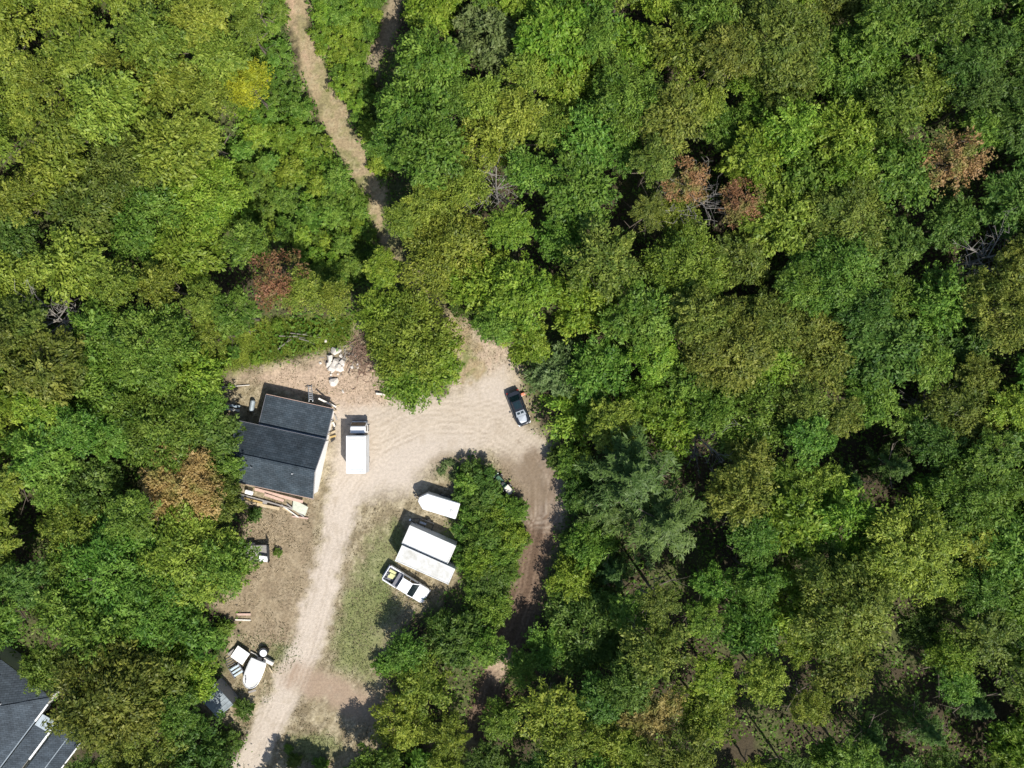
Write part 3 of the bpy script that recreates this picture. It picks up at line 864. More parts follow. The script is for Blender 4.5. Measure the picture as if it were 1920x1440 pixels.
def green_cart():
    p = empty('garden_tractor', at_px(943, 906, .6), math.atan2(25, -22), 'little green tractor with a pale bed by the rutted track', 'tractor')
    b = MB(); b.rings([rrect(.15, 1.15, .32, .35, .2, .05), rrect(.15, 1.2, .34, .6, .22, .05), rrect(.2, 1.1, .28, .86, .2, .05)]); b.build('hood', MATS['green_paint'], p)
    m = MB(); m.box((1.28, 0, .45), (.14, .75, .16)); m.build('bumper', MATS['pale_green'], p)
    m = MB(); m.box((0, 0, .38), (.5, .5, .1)); m.build('floor_pan', MATS['black_steel'], p)
    m = MB(); m.tube((.25, 0, .8), (.05, 0, 1.05), .03); m.tube((.06, 0, 1.03), (.03, 0, 1.07), .2, n=14); m.build('steering_wheel', MATS['black_steel'], p)
    m = MB(); m.box((-.28, 0, .68), (.4, .5, .12)); m.box((-.46, 0, .9), (.1, .5, .36)); m.build('seat', MATS['green_paint'], p)
    m = MB(); m.box((-1.05, 0, .52), (1.05, .72, .06)); bd = m.build('bed', MATS['wood_white'], p)
    for s in (1, -1):
        m = MB(); m.box((-1.05, s * .38, .66), (1.1, .04, .28)); m.build('bed_side', MATS['black_steel'], bd)
    m = MB(); m.box((-1.6, 0, .66), (.04, .8, .28)); m.build('tailboard', MATS['black_steel'], bd)
    for x, r in ((.85, .24), (-.75, .3)):
        for s in (1, -1): wheel(p, x, s * .47, r, .17)
green_cart()


def trailer_frame():
    p = empty('trailer_frame', at_px(790, 981, .4), R(-20), 'low black trailer frame lying between the white trailers', 'trailer')
    m = MB(); m.beam((-.4, .5, .38), (1.5, .5, .38), .1, .1); m.beam((-.4, -.5, .38), (1.5, -.5, .38), .1, .1)
    for x in (-.35, .5, 1.45): m.beam((x, -.5, .38), (x, .5, .38), .08, .08)
    m.build('frame', MATS['black_steel'], p)
    m = MB(); m.beam((-.4, .45, .38), (-1.45, 0, .42), .09, .09); m.beam((-.4, -.45, .38), (-1.45, 0, .42), .09, .09); m.build('tongue', MATS['black_steel'], p)
    m = MB(); m.tube((-1.4, 0, .4), (-1.4, 0, .95), .09, .11, n=10); m.build('jack', MATS['white_paint'], p)
    m = MB(); m.box((.2, .1, .5), (.8, .25, .12)); m.build('spare_rail', MATS['steel'], p)
    for s in (1, -1): wheel(p, .7, s * .65, .3, .18)
trailer_frame()


def boat():
    # white open motor boat with two deck covers, lying among weeds
    p = empty('motor_boat', at_px(476, 1262, .9), R(-112), 'white boat with a rounded bow lying in weeds beside the driveway', 'boat')
    def ring(z, k, L0=-1.65, L1=1.95, hw=1.06):
        P = []
        prof = [(L0, .92), (L0 + .8, 1.0), (L0 + 1.9, 1.0), (L0 + 2.7, .92), (L0 + 3.15, .74), (L1 - .22, .5), (L1, .2)]
        for x, w in prof: P.append((x * (1 - .06 * k) , -hw * w * (1 - .16 * k), z))
        for x, w in prof[::-1]: P.append((x * (1 - .06 * k), hw * w * (1 - .16 * k), z))
        return P
    m = MB(); m.rings([ring(.15, 2.2), ring(.55, .8), ring(1.0, 0), ring(1.02, .35)], cap1=False); m.build('hull', MATS['white_paint'], p)
    m = MB(); m.poly(ring(.93, .5), [tuple(range(14))]); m.build('cover', MATS['box_white'], p)
    for i, x in enumerate((1.15, 1.5)):
        m = MB(); m.box((x - .3, -.66 + .1 * i, 1.03), (.5, .1, .05), rz=.45); m.build('deck_slot', MATS['grey_plastic'], p)
    m = MB(); m.box((-1.95, 0, .85), (.35, .5, .55)); m.tube((-2.0, 0, .1), (-2.0, 0, .7), .09); m.build('outboard_motor', MATS['black_steel'], p)
boat()


SCRAP = []
def scrap():
    g = 'scrap lying round the white boat'
    q = empty('panel', at_px(450, 1229, .7), R(-35), 'square white panel propped behind the boat', 'panel', g)
    m = MB(); m.box((0, 0, .62), (1.75, 1.75, .07), M=Matrix.Rotation(R(8), 3, 'X')); m.build('sheet', MATS['white_wrap'], q)
    for s in (1, -1):
        m = MB(); m.box((s * .7, .1, .27), (.1, 1.2, .6)); m.build('trestle', MATS['wood_grey'], q)
    q = empty('window_frame', at_px(443, 1258, .5), R(32), 'bluish window frame with three slats leaning by the boat', 'window frame', g)
    for i in range(3):
        m = MB(); m.box((0, -.42 + i * .42, .35), (1.25, .26, .05), M=Matrix.Rotation(R(14), 3, 'X')); m.build('pane', MATS['blue_sheet'], q)
    m = MB(); m.box((.66, 0, .33), (.1, 1.4, .3)); m.box((-.66, 0, .33), (.1, 1.4, .3)); m.build('frame', MATS['grey_plastic'], q)
    q = empty('drum', at_px(494, 1222, .6), 0, 'black round drum with white lid in the weeds by the boat', 'drum', g)
    m = MB(); m.tube((0, 0, 0), (0, 0, .75), .52, n=18); m.build('barrel', MATS['black_steel'], q)
    m = MB(); m.tube((.06, -.1, .76), (.06, -.1, .86), .42, n=18); m.build('lid', MATS['white_paint'], q)
    q = empty('seat_cushion', at_px(503, 1241, .4), R(-28), 'cream bench cushion dropped right of the boat', 'cushion', g)
    m = MB(); m.box((0, 0, .28), (1.3, .5, .24)); m.build('seat', MATS['wood_white'], q, bevel=.06)
    m = MB(); m.box((0, .28, .45), (1.3, .14, .5)); m.build('backrest', MATS['wood_white'], q, bevel=.05)
    q = empty('metal_rack', at_px(431, 1243, .5), R(-62), 'dark metal rack left of the white panel', 'rack', g)
    m = MB()
    for i in range(5): m.beam((-.6 + .3 * i, -.5, .45), (-.6 + .3 * i, .5, .45), .05, .05)
    m.build('rung', MATS['grey_plastic'], q)
    m = MB(); m.beam((-.7, -.5, .43), (.7, -.5, .43), .06, .06); m.beam((-.7, .5, .43), (.7, .5, .43), .06, .06); m.build('frame', MATS['black_steel'], q)
    m = MB()
    for a in (-.6, .6):
        for b in (-.45, .45): m.tube((a, b, 0), (a, b, .42), .03)
    m.build('leg', MATS['black_steel'], q)
scrap()
for (a, b, w_, mt, lb) in (((428, 1228), (440, 1218), .3, 'wood_grey', 'grey board left of the white panel by the boat'), ((478, 1226), (486, 1234), .14, 'wood_white', 'white slat between panel and drum'),
                           ((470, 1222), (484, 1230), .1, 'wood_white', 'thin white slat above the boat stern'), ((466, 1298), (480, 1294), .22, 'wood_grey', 'grey board below the boat bow'),
                           ((505, 1252), (511, 1262), .16, 'wood_pale', 'tan board right of the boat')):
    SCRAP.append((a, b, w_, mt, lb))


# ------------------------------------------------------------------ lumber and loose things
def plank(a, b, w, t, z0, z1, matn, label, group=None, name='plank', cat='plank'):
    A, B_ = W(*a, z0), W(*b, z1)
    m = MB(); c = (A + B_) / 2
    m.beam(A - c, B_ - c, w, t)
    o = m.build(name, MATS[matn])
    o.location = c
    return tag(o, label, cat, group)

for a, b, w_, mt, lb in SCRAP:
    plank(a, b, w_, .06, .3, .35, mt, lb, 'scrap lying round the white boat')
gl = 'timber stacked along the south eave'
plank((478, 917), (568, 941), .34, .12, .55, .5, 'wood_pink', 'long pinkish board along the south eave of the dark roof', gl)
plank((460, 941), (524, 954), .36, .14, .3, .25, 'wood_pale', 'wide tan board sticking out of the timber stack', gl)
plank((458, 934), (492, 943), .22, .12, .42, .40, 'wood_yellow', 'short orange yellow board on the timber stack by the trees', gl)
plank((496, 927), (532, 939), .30, .10, .75, .72, 'wood_pink', 'short rosy board on top of the timber stack', gl)
plank((500, 940), (560, 958), .16, .10, .2, .2, 'wood_grey', 'grey narrow board under the timber stack', gl)
plank((528, 947), (560, 970), .14, .10, .18, .14, 'wood_white', 'pale lath slanting off the timber stack, nearest the trees', gl)
plank((538, 945), (570, 969), .14, .10, .30, .16, 'wood_grey', 'weathered lath slanting off the timber stack', gl)
plank((548, 968), (578, 972), .18, .10, .14, .14, 'wood_pink', 'pink board end lying lowest before the timber stack', gl)
plank((530, 952), (548, 962), .20, .08, .1, .1, 'wood_pale', 'stubby tan offcut before the timber stack', gl)
o = MB(); o.slab([W(550, 936, .5), W(578, 951, .5), W(572, 967, .4), W(548, 955, .45)], .05)
tag(o.build('plywood_sheet', MATS['plywood']), 'pale greenish plywood sheet lying on the timber stack', 'plywood', gl)
q = empty('cement_bag', W(470, 922, .0) + Vector((0, 0, .45)), R(-15), 'pinkish white bag on the timber stack end', 'bag')
m = MB(); m.box((0, 0, .15), (1.0, .5, .28)); m.build('sack', MATS['white_wrap'], q, bevel=.1)
plank((448, 932), (500, 946), .9, .1, .22, .2, 'wood_grey', 'broad grey skid board beneath the timber stack', gl)

gd = 'offcuts scattered by the house wing'
for i, (a, b, w, mt, lb) in enumerate((
        ((622, 786), (628, 800), .22, 'wood_white', 'white offcut against the wing of the dark roofed house'),
        ((624, 806), (630, 796), .16, 'black_steel', 'black strip among the offcuts beside the house wing'),
        ((620, 812), (629, 808), .18, 'wood_pale', 'tan offcut lying crosswise beside the house wing'),
        ((619, 820), (630, 817), .2, 'wood_yellow', 'yellowish offcut beside the house wing'),
        ((621, 828), (628, 822), .2, 'black_steel', 'black tarred offcut lowest beside the house wing'),
        ((628, 778), (632, 788), .16, 'wood_grey', 'grey offcut uppermost beside the house wing'))):
    plank(a, b, w, .1, .3, .35, mt, lb, gd)
plank((597, 747), (630, 763), .2, .08, 1.9, .25, 'wood_white', 'white board leaning off the north east roof corner')
plank((618, 765), (637, 759), .16, .06, .1, .1, 'wood_pale', 'cream board on the ground off the north east roof corner')


def ladder():
    a, b = W(581, 722, 0.05), W(583, 752, 2.75)
    p = empty('ladder', a, 0, 'white ladder leaning on the north edge of the low roof', 'ladder')
    d = b - a
    sv = Vector((.22, 0, 0))
    for s in (1, -1):
        m = MB(); m.beam(sv * s, d + sv * s, .08, .09); m.build('rail', MATS['white_trim'], p)
    for i in range(1, 9):
        m = MB(); m.beam(d * i / 9 - sv, d * i / 9 + sv, .05, .05); m.build('rung', MATS['white_trim'], p)
ladder()
plank((416, 726), (468, 722), .09, .09, .12, .12, 'wood_white', 'thin white pole lying left above the house wing', name='pole', cat='pole')
for (a, b, mt, lb) in (((421, 758), (450, 763), 'blue_sheet', 'bluish white sheet left of the house wing, upper one'), ((421, 766), (449, 770), 'wood_white', 'white sheet left of the house wing, lower one')):
    plank(a, b, .28, .05, .4, .4, mt, lb, 'sheets left of the house wing', name='metal_sheet', cat='sheet')
q = empty('gas_tank', at_px(472, 761, .6), R(80), 'grey rounded tank standing left of the house wing', 'tank')
m = MB(); m.tube((-.6, 0, .45), (.6, 0, .45), .3, n=14); m.tube((-.72, 0, .45), (-.6, 0, .45), .18, .3, n=14); m.tube((.6, 0, .45), (.72, 0, .45), .3, .18, n=14); m.build('drum', MATS['metal_sheet'], q)
for x in (-.4, .4):
    m = MB(); m.box((x, 0, .1), (.1, .5, .24)); m.build('saddle', MATS['black_steel'], q)
plank((443, 1152), (470, 1152), .26, .07, .2, .2, 'wood_pink', 'pinkish white plank on the bare slope, upper of two', 'planks on the bare slope')
plank((441, 1162), (470, 1163), .16, .07, .14, .14, 'wood_white', 'narrow white plank on the bare slope, lower of two', 'planks on the bare slope')
plank((705, 738), (722, 740), .22, .16, .5, .5, 'wood_white', 'short white beam beside the tree clump in the clearing', name='beam', cat='beam')
q = empty('fuel_can', at_px(981, 739, .3), R(20), 'small orange pink can beside the dark car', 'can')
m = MB(); m.box((0, 0, .25), (.5, .35, .46)); m.build('body', MATS['orange_plastic'], q, bevel=.05)
m = MB(); m.tube((.12, 0, .48), (.2, 0, .62), .05); m.build('spout', MATS['wood_white'], q)


def rock_mesh(seed, n=18):
    r = np.random.default_rng(seed)
    import bmesh
    bm = bmesh.new()
    for _ in range(n):
        v = r.normal(size=3); v /= np.linalg.norm(v)
        v *= r.uniform(.75, 1.1)
        bm.verts.new((v[0], v[1], v[2] * .65))
    bmesh.ops.convex_hull(bm, input=bm.verts)
    loose = [v for v in bm.verts if not v.link_faces]
    bmesh.ops.delete(bm, geom=loose, context='VERTS')
    me = bpy.data.meshes.new('rock'); bm.to_mesh(me); bm.free()
    me.materials.append(MATS['rock'])
    return me
rocks = [rock_mesh(i) for i in range(6)]
rr_ = random.Random(5)
RK = [(rr_.gauss(630, 9 if i < 11 else 20), rr_.gauss(688, 13 if i < 11 else 20), i < 11) for i in range(30)]
RORD = ['topmost'] + [q + ' from the top' for q in ('second', 'third', 'fourth', 'fifth', 'sixth', 'seventh', 'eighth', 'ninth', 'tenth', 'eleventh', 'twelfth', 'thirteenth', 'fourteenth', 'fifteenth', 'sixteenth', 'seventeenth', 'eighteenth')] + ['lowest']
cnt = {True: 0, False: 0}
for i, (x, y, big) in enumerate(sorted(RK, key=lambda q: q[1])):
    sz = rr_.uniform(.34, .62) if big else rr_.uniform(.12, .26)
    o = link('rock', rocks[i % 6])
    o.location = W(x, y, 0) + Vector((0, 0, sz * .35 + (rr_.uniform(0, .35) if big else 0)))
    o.scale = (sz * rr_.uniform(.8, 1.3), sz, sz * rr_.uniform(.6, 1)); o.rotation_euler = (rr_.uniform(-.4, .4), rr_.uniform(-.4, .4), rr_.uniform(0, 6))
    k = cnt[big]; cnt[big] += 1
    q = 'lowest' if k == (10 if big else 18) else RORD[k]
    tag(o, ('big whitish rock in the rubble heap, ' if big else 'small whitish stone round the rubble heap, ') + q, 'rock', 'big rocks of the rubble heap' if big else 'small stones round the rubble heap')

def brush_pile(px, py, rx, ry, n, matn, label, name='brush_pile', hz=.7, L=(0.5, 1.6)):
    r = random.Random(px)
    m = MB()
    c = W(px, py)
    for i in range(n):
        x, y = r.gauss(0, rx * S * .5), r.gauss(0, ry * S * .5)
        l, a = r.uniform(*L), r.uniform(0, math.pi)
        z = r.uniform(.05, hz) * math.exp(-(x * x + y * y) / 3)
        d = Vector((math.cos(a), math.sin(a), r.uniform(-.25, .25))) * l / 2
        m.tube(Vector((x, y, z + .06)) - d, Vector((x, y, z + .06)) + d, r.uniform(.02, .06), .015, n=4)
    o = m.build(name, MATS[matn]); o.location = c
    return tag(o, label, 'brush', kind='stuff')
brush_pile(684, 664, 34, 44, 260, 'brush', 'brown pile of cut brush beside the rubble heap')
brush_pile(650, 668, 40, 20, 90, 'wood_grey', 'grey twigs and scraps strewn above the rubble heap', 'twig_litter', .2, (.2, .7))
brush_pile(500, 1000, 60, 60, 160, 'wood_pale', 'splinters and offcuts strewn below the timber stack', 'wood_litter', .06, (.1, .45))
brush_pile(600, 735, 60, 30, 90, 'wood_pale', 'small scraps strewn between rubble heap and house', 'scrap_litter', .06, (.1, .35))

rr_ = random.Random(9)
for i, (x, y, l, a) in enumerate(((548, 632, 3.2, -5), (566, 628, 2.8, -9), (575, 640, 2.0, -20), (535, 645, 2.2, 35), (590, 634, 1.6, 4))):
    m = MB(); d = Vector((math.cos(R(a)), math.sin(R(a)), .03)) * l / 2
    m.tube(-d, d * .2 + Vector((0, .1, .05)), .07, .05, n=6); m.tube(d * .2 + Vector((0, .1, .05)), d, .05, .02, n=6)
    m.tube(d * .1, d * .5 + Vector((.1, .45, .1)), .035, .012, n=5)
    o = m.build('fallen_branch', MATS['grey_bark']); o.location = W(x, y, .5)
    tag(o, ['longest grey fallen branch', 'second longest grey branch', 'crooked grey branch', 'leftmost grey branch, tilted', 'rightmost short grey branch'][i] + ' in the grass above the house', 'branch', 'fallen branches above the house')

# ------------------------------------------------------------------ foliage
def norm(a):
    return a / (np.linalg.norm(a, axis=-1, keepdims=True) + 1e-9)


def leaves(pos, out, size, r, tint, up=0.75, spread=0.65, aspect=0.55, nbase=None):
    """diamond leaves at pos, facing up and outwards"""
    n = len(pos)
    base = np.array([0, 0, up]) + 0.45 * out if nbase is None else nbase
    nn = norm(base + spread * r.normal(size=(n, 3)))
    ax_ = norm(out + 0.55 * r.normal(size=(n, 3)))
    ax_ = norm(ax_ - nn * (ax_ * nn).sum(-1, keepdims=True))
    bx = np.cross(nn, ax_)
    l = (size * r.uniform(.55, 1.0, n) * np.where(r.random(n) < .2, 1.6, 1.1))[:, None]
    P = np.stack([pos - ax_ * l * .5, pos + bx * l * aspect * .5 - nn * l * .08, pos + ax_ * l * .5 - nn * l * .15, pos - bx * l * aspect * .5 - nn * l * .08], 1)
    return P.reshape(-1, 3), np.arange(4 * n).reshape(n, 4), np.repeat(tint, 4)


def crown_mesh(seed, lobes=8, clumps=14, per=75, size=.27, flat=.75, frond=1.0, lobe_r=.46, star=0.0):
    """crown of radius 1 unit = R0 metres, centre at origin, dome upwards"""
    r = np.random.default_rng(seed)
    R0 = 3.6
    cen = [(0, 0, flat * R0 * .42, lobe_r * 1.05)]
    a0 = r.uniform(0, 6.28)
    for i in range(lobes):
        a = a0 + 2 * math.pi * i / lobes + r.normal() * .22
        d = r.uniform(.5, .72)
        cen.append((math.cos(a) * d * R0, math.sin(a) * d * R0, flat * R0 * r.uniform(-.05, .30), lobe_r * r.uniform(.75, 1.15)))
    for i in range(max(2, lobes // 2)):
        a = r.uniform(0, 6.28); d = r.uniform(.2, .42)
        cen.append((math.cos(a) * d * R0, math.sin(a) * d * R0, flat * R0 * r.uniform(.28, .5), lobe_r * r.uniform(.6, .9)))
    Ps, Os, Ts, Ns = [], [], [], []
    for (x, y, z, lr) in cen:
        lr *= R0
        lt = r.uniform(-.12, .12)
        for k in range(clumps):
            d = norm(r.normal(size=3) + np.array([x, y, 0]) * .12 + np.array([0, 0, .75]))
            if d[2] < -.25: d[2] *= -1
            c = np.array([x, y, z]) + d * lr * r.uniform(.6, 1.06) * np.array([1, 1, flat])
            hor = norm(np.array([c[0], c[1], 0]) + d * .6 + r.normal(size=3) * .35)
            hor = norm(hor * np.array([1, 1, .5]) + np.array([0, 0, r.uniform(-.15, .4)]))
            tang = norm(np.cross(hor, [0, 0, 1.0])); nrm = np.cross(tang, hor)
            ln = R0 * r.uniform(.17, .30) * frond
            t = r.uniform(-.6, 1, per)
            sd = r.uniform(-1, 1, per)
            wd = ln * .62 / frond ** .7 * np.sqrt(np.clip(1 - t * .9, .05, 1.4))
            pos = c + (t * ln)[:, None] * hor + (sd * wd)[:, None] * tang + (r.normal(size=per) * .10 - .12 * np.abs(sd) * wd - .10 * np.clip(t, 0, 1) ** 2 * ln)[:, None] * nrm
            tilt = norm(np.array([0, 0, .8]) + .45 * d + .42 * r.normal(size=3))
            Ps.append(pos); Os.append(norm(hor + sd[:, None] * tang * .9)); Ns.append(np.repeat(tilt[None], per, 0))
            Ts.append(np.clip(.5 + lt + r.normal() * .19 + r.normal(size=per) * .20, 0, 1))
    pos, out, tint, nrm_ = np.concatenate(Ps), np.concatenate(Os), np.concatenate(Ts), np.concatenate(Ns)
    rad = np.percentile(np.hypot(pos[:, 0], pos[:, 1]), 96)
    pos[:, :2] *= R0 / rad
    P, F, T = leaves(pos, out, size, r, tint, spread=.42, aspect=.42, nbase=nrm_)
    return np_mesh('crown', P, F, MATS['leaf_green'], tint=T)


def pine_mesh(seed, whorls=11, h=8.0, size=.42):
    r = np.random.default_rng(seed)
    Ps, Os, Ts = [], [], []
    for w in range(whorls):
        z = -h * .55 + h * w / (whorls - 1)
        rad = 3.6 * (1 - (w / (whorls - 1)) ** 1.1 * .9)
        nb = 7 if w < whorls - 2 else 4
        for b in range(nb):
            a = 2 * math.pi * b / nb + w * .9 + r.normal() * .2
            d = np.array([math.cos(a), math.sin(a), -.05 + .5 * w / whorls]); d = norm(d)
            t = r.uniform(.1, 1, 95) ** .75
            L = rad * r.uniform(.8, 1.12)
            side = norm(np.cross(d, [0, 0, 1.0]))
            wid = .12 + .42 * np.sin(np.pi * np.clip(t * .9 + .08, 0, 1)) * (L / 3.6)
            off = r.uniform(-1, 1, 95)
            pos = np.array([0, 0, z]) + (t * L)[:, None] * d + (off * wid)[:, None] * side + r.normal(size=(95, 3)) * .06 - np.array([0, 0, 1]) * (np.abs(off) * wid * .25)[:, None]
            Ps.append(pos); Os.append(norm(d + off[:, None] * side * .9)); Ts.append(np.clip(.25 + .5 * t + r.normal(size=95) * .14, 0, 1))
    pos, out, tint = map(np.concatenate, (Ps, Os, Ts))
    n = len(pos)
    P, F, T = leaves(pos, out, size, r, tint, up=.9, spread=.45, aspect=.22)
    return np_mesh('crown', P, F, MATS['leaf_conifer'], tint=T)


CROWNS = {'broad': [crown_mesh(21, 8, 17, 38, size=.40), crown_mesh(22, 7, 18, 40, size=.42), crown_mesh(23, 9, 16, 38, size=.38, flat=.85)],
          'fine': [crown_mesh(31, 9, 15, 34, size=.33, lobe_r=.42, frond=.8), crown_mesh(32, 10, 14, 34, size=.32, lobe_r=.40, flat=.9, frond=1.15), crown_mesh(35, 7, 16, 36, size=.34, lobe_r=.46, frond=1.3)],
          'frond': [crown_mesh(41, 8, 15, 44, size=.40, frond=1.7, lobe_r=.44), crown_mesh(42, 9, 15, 42, size=.42, frond=1.9, lobe_r=.42), crown_mesh(43, 7, 14, 40, size=.38, frond=2.4, lobe_r=.46), crown_mesh(44, 10, 13, 40, size=.36, frond=2.1, lobe_r=.38, flat=.9)],
          'big': [crown_mesh(81, 13, 24, 44, size=.25, lobe_r=.32, frond=.8), crown_mesh(82, 12, 26, 44, size=.26, lobe_r=.34, frond=.9, flat=.85)],
          'pine': [pine_mesh(51), pine_mesh(52, 10, 7.0)],
          'shrub': [crown_mesh(61, 5, 11, 40, size=.55, lobe_r=.55, flat=.7), crown_mesh(62, 6, 10, 40, size=.6, lobe_r=.5, flat=.8, frond=1.4)],
          'thin': [crown_mesh(71, 8, 12, 26, size=.32, lobe_r=.46, frond=1.3), crown_mesh(72, 7, 12, 26, size=.32, lobe_r=.48)]}


def trunk_mesh(seed, limbs=6, dead=False):
    """unit height trunk with limbs; crown spread about .3 of the height"""
    r = random.Random(seed)
    m = MB()
    p = Vector((0, 0, -.03)); rad = .018
    for k in range(5):
        q = p + Vector((r.uniform(-.012, .012), r.uniform(-.012, .012), .17))
        m.tube(p, q, rad, rad * .8, n=8); p, rad = q, rad * .8
    top = p
    for i in range(limbs * (2 if dead else 1)):
        a = 2 * math.pi * i / limbs + r.uniform(-.3, .3)
        z = r.uniform(.42, .8)
        b = Vector((0, 0, z)); l = r.uniform(.13, .24)
        d = Vector((math.cos(a), math.sin(a), r.uniform(.35, .9))) * l
        m.tube(b, b + d, .0055 if dead else .0075, .003, n=6)
        for j in range(5 if dead else 2):
            e = d + Vector((r.uniform(-.12, .12), r.uniform(-.12, .12), r.uniform(.0, .09)))
            s0 = r.uniform(.45, 1)
            m.tube(b + d * s0, b + e, .0026, .0010, n=4)
            if dead:
                for _ in range(2):
                    g = e + Vector((r.uniform(-.07, .07), r.uniform(-.07, .07), r.uniform(-.01, .05)))
                    m.tube(b + e, b + g, .0016, .0008, n=4)
    me = m.mesh('trunk')
    me.materials.append(MATS['grey_bark'] if dead else MATS['bark'])
    return me
TRUNKS = [trunk_mesh(1), trunk_mesh(2), trunk_mesh(3)]
DEAD = [trunk_mesh(11, 7, True), trunk_mesh(12, 8, True)]

# kind: (leaf material, crown family, colour words, (min,max radius px), (min,max height m))
KINDS = {
    'y': ('leaf_yellowgreen', ('frond', 'fine', 'frond'), 'yellow green', (44, 66), (9, 12.5)),
    'o': ('leaf_olive', ('fine', 'broad', 'frond'), 'olive', (48, 74), (10, 14)),
    'g': ('leaf_green', ('broad', 'frond', 'frond'), 'mid green', (48, 72), (9, 13)),
    'b': ('leaf_bright', ('broad', 'frond'), 'fresh green', (46, 66), (9, 12)),
    'd': ('leaf_dark', ('broad', 'frond'), 'dark green', (48, 74), (8, 12)),
    'c': ('leaf_conifer', ('pine',), 'blue green needled', (60, 90), (13, 16)),
    'r': ('leaf_red', ('thin',), 'red brown', (40, 56), (9, 12)),
    'n': ('leaf_orange', ('fine',), 'orange brown', (40, 60), (9, 12)),
    'Y': ('leaf_yellow', ('fine',), 'bright yellow', (36, 44), (9, 11)),
    'p': ('leaf_pale', ('broad',), 'pale green', (48, 60), (8, 11)),
}
GRID = ["yyyyyys.s.bgbgoogooogddd",
        "yyyyyys.sgggyoooyooogydd",
        "yyyyygsssggyyggoygooGddd".replace('G', 'g'),
        "yyoyyyss.ggyggg" "ogbgodgkd",
        "yoybbyss.bygggko" "gbggogod",
        "dyygbgssdyybggbyyyyyoddo",
        "yyyyggbybsybbooyyoggyddo",
        "oogyyggsybsgooygooogdddo",
        "oybgbs..yb..pggbgooodgod",
        "oogbd....b..ggyoggooggoo",
        "gdgdd......s.dccoogokkog",
        "ygdddd.....s.gccgogykoog",
        "yyggy.....ss.dccggbbdyyd",
        "dggyyg....ss.gcdddkdoyyd",
        "gggdds...kdg.dgogdooodko",
        ".googgd..ggggdyooyookkoo",
        ".ooyd...yygkygdnyyykkddo",
        ".dood...kgyddgydoyKgkddod"[:24].replace('K', 'k')]

TREES = []      # (px, py, Rpx, kind, height, special label or None, crown family or None)
def T(px, py, r, k, h=None, label=None, fam=None):
    TREES.append([px, py, r, k, h, label, fam])
T(460, 152, 44, 'Y', 10.5, 'bright yellow tree left of the upper trail')
T(516, 528, 58, 'r', 11, 'red brown tree between the trail and the dark roof')
T(566, 545, 40, 'y', 10.5, 'yellow green tree touching the red brown tree above the dark roof')
T(330, 912, 74, 'n', 10.5, 'wide orange brown tree left of the dark roofed house')
T(1288, 343, 46, 'r', 11, 'red brown tree beside the grey bare tree')
T(1390, 380, 44, 'r', 11.5, 'compact red brown tree right of the grey bare tree')
T(1792, 298, 58, 'r', 12, 'large red brown tree near the right edge')
T(1150, 792, 48, 'Y', 10, 'small yellow tree right of the dark car', 'broad')
TREES[-1][3] = 'y'
T(1195, 895, 118, 'c', 15, 'big needled tree with long fronds right of the arc road')
T(1250, 985, 112, 'c', 14, 'big needled tree below the other needled one')
T(1150, 960, 78, 'c', 9.5, 'smaller needled tree nearest the rutted track')
T(1765, 1390, 50, 'c', 12, 'needled tree with pale tips at the lower right edge of the dark gap')
T(1858, 1340, 46, 'c', 12, 'needled tree close to the lower right corner')
T(1655, 1400, 40, 'c', 11, 'small needled tree below the big dark gap')
T(1700, 880, 46, 'c', 12, 'needled tree right of the dark gap on the right')
T(1610, 905, 38, 'c', 10, 'slender needled tree inside the dark gap on the right')
T(1722, 1040, 88, 'y', 14, 'large round yellow green tree near the right edge')
T(1590, 1150, 90, 'o', 14.5, 'large round olive tree among dark gaps at the lower right')
T(1590, 1245, 66, 'o', 12, 'drooping olive tree just below the large round olive one', 'frond')
T(768, 632, 84, 'y', 9, 'largest yellow green tree of the clump inside the clearing')
T(806, 682, 56, 'b', 7.5, 'fresh green tree on the right of the clump inside the clearing')
T(765, 712, 52, 'b', 7, 'low fresh green tree on the lower tip of the clump in the clearing')
T(716, 590, 48, 'b', 8, 'fresh green tree on the upper left of the clump in the clearing')
T(750, 668, 42, 'y', 7, 'small yellow green tree on the left of the clump in the clearing')
T(832, 468, 82, 'y', 11, 'broad yellow green tree right of the trail bend')
T(905, 525, 62, 'b', 10)
T(200, 1075, 100, 'g', 11.5, 'large dark leaved tree above the corner house', 'frond')
T(340, 1055, 92, 'y', 11, 'large yellow green tree left of the flatbed trailer', 'broad')
T(418, 1062, 56, 'g', 9.5, 'mid green tree reaching over the flatbed trailer')
T(120, 1140, 64, 'g', 10)
T(270, 1140, 74, 'g', 10.5)
T(335, 1190, 70, 'g', 9, 'mid green tree left of the boat and its scrap')
T(185, 1320, 104, 'o', 13, 'large olive tree overhanging the corner house')
T(270, 1290, 70, 'o', 11)
T(300, 1245, 54, 'b', 9)
T(360, 1275, 46, 'b', 7.5, 'fresh green tree beside the grey shed')
T(250, 1400, 76, 'o', 11)
T(360, 1400, 60, 'd', 8)
T(85, 1255, 44, 'g', 9)
T(368, 832, 72, 'd', 9, 'dark green tree touching the left side of the dark roof')
T(285, 800, 84, 'g', 11)
T(412, 886, 42, 'g', 7.5, 'small mid green tree leaning over the dark roof')
T(415, 935, 40, 'o', 8, 'small olive tree beside the timber stack')
T(365, 700, 58, 'b', 9)
T(1044, 690, 56, 'p', 6.5, 'pale green tree right above the dark car')
T(1092, 768, 66, 'b', 6, 'fresh green tree right beside the dark car')
T(1125, 690, 58, 'g', 9)
T(748, 1362, 52, 'y', 4.5, 'yellow green tree at the end of the driveway spur')
T(1030, 1335, 60, 'y', 11)
T(1070, 1400, 58, 'y', 11)
T(1290, 500, 78, 'y', 12, 'broad yellow green tree below the compact red brown tree')
T(1490, 985, 70, 'b', 11)
T(920, 60, 66, 'p', 8, 'soft pale green tree at the top middle')
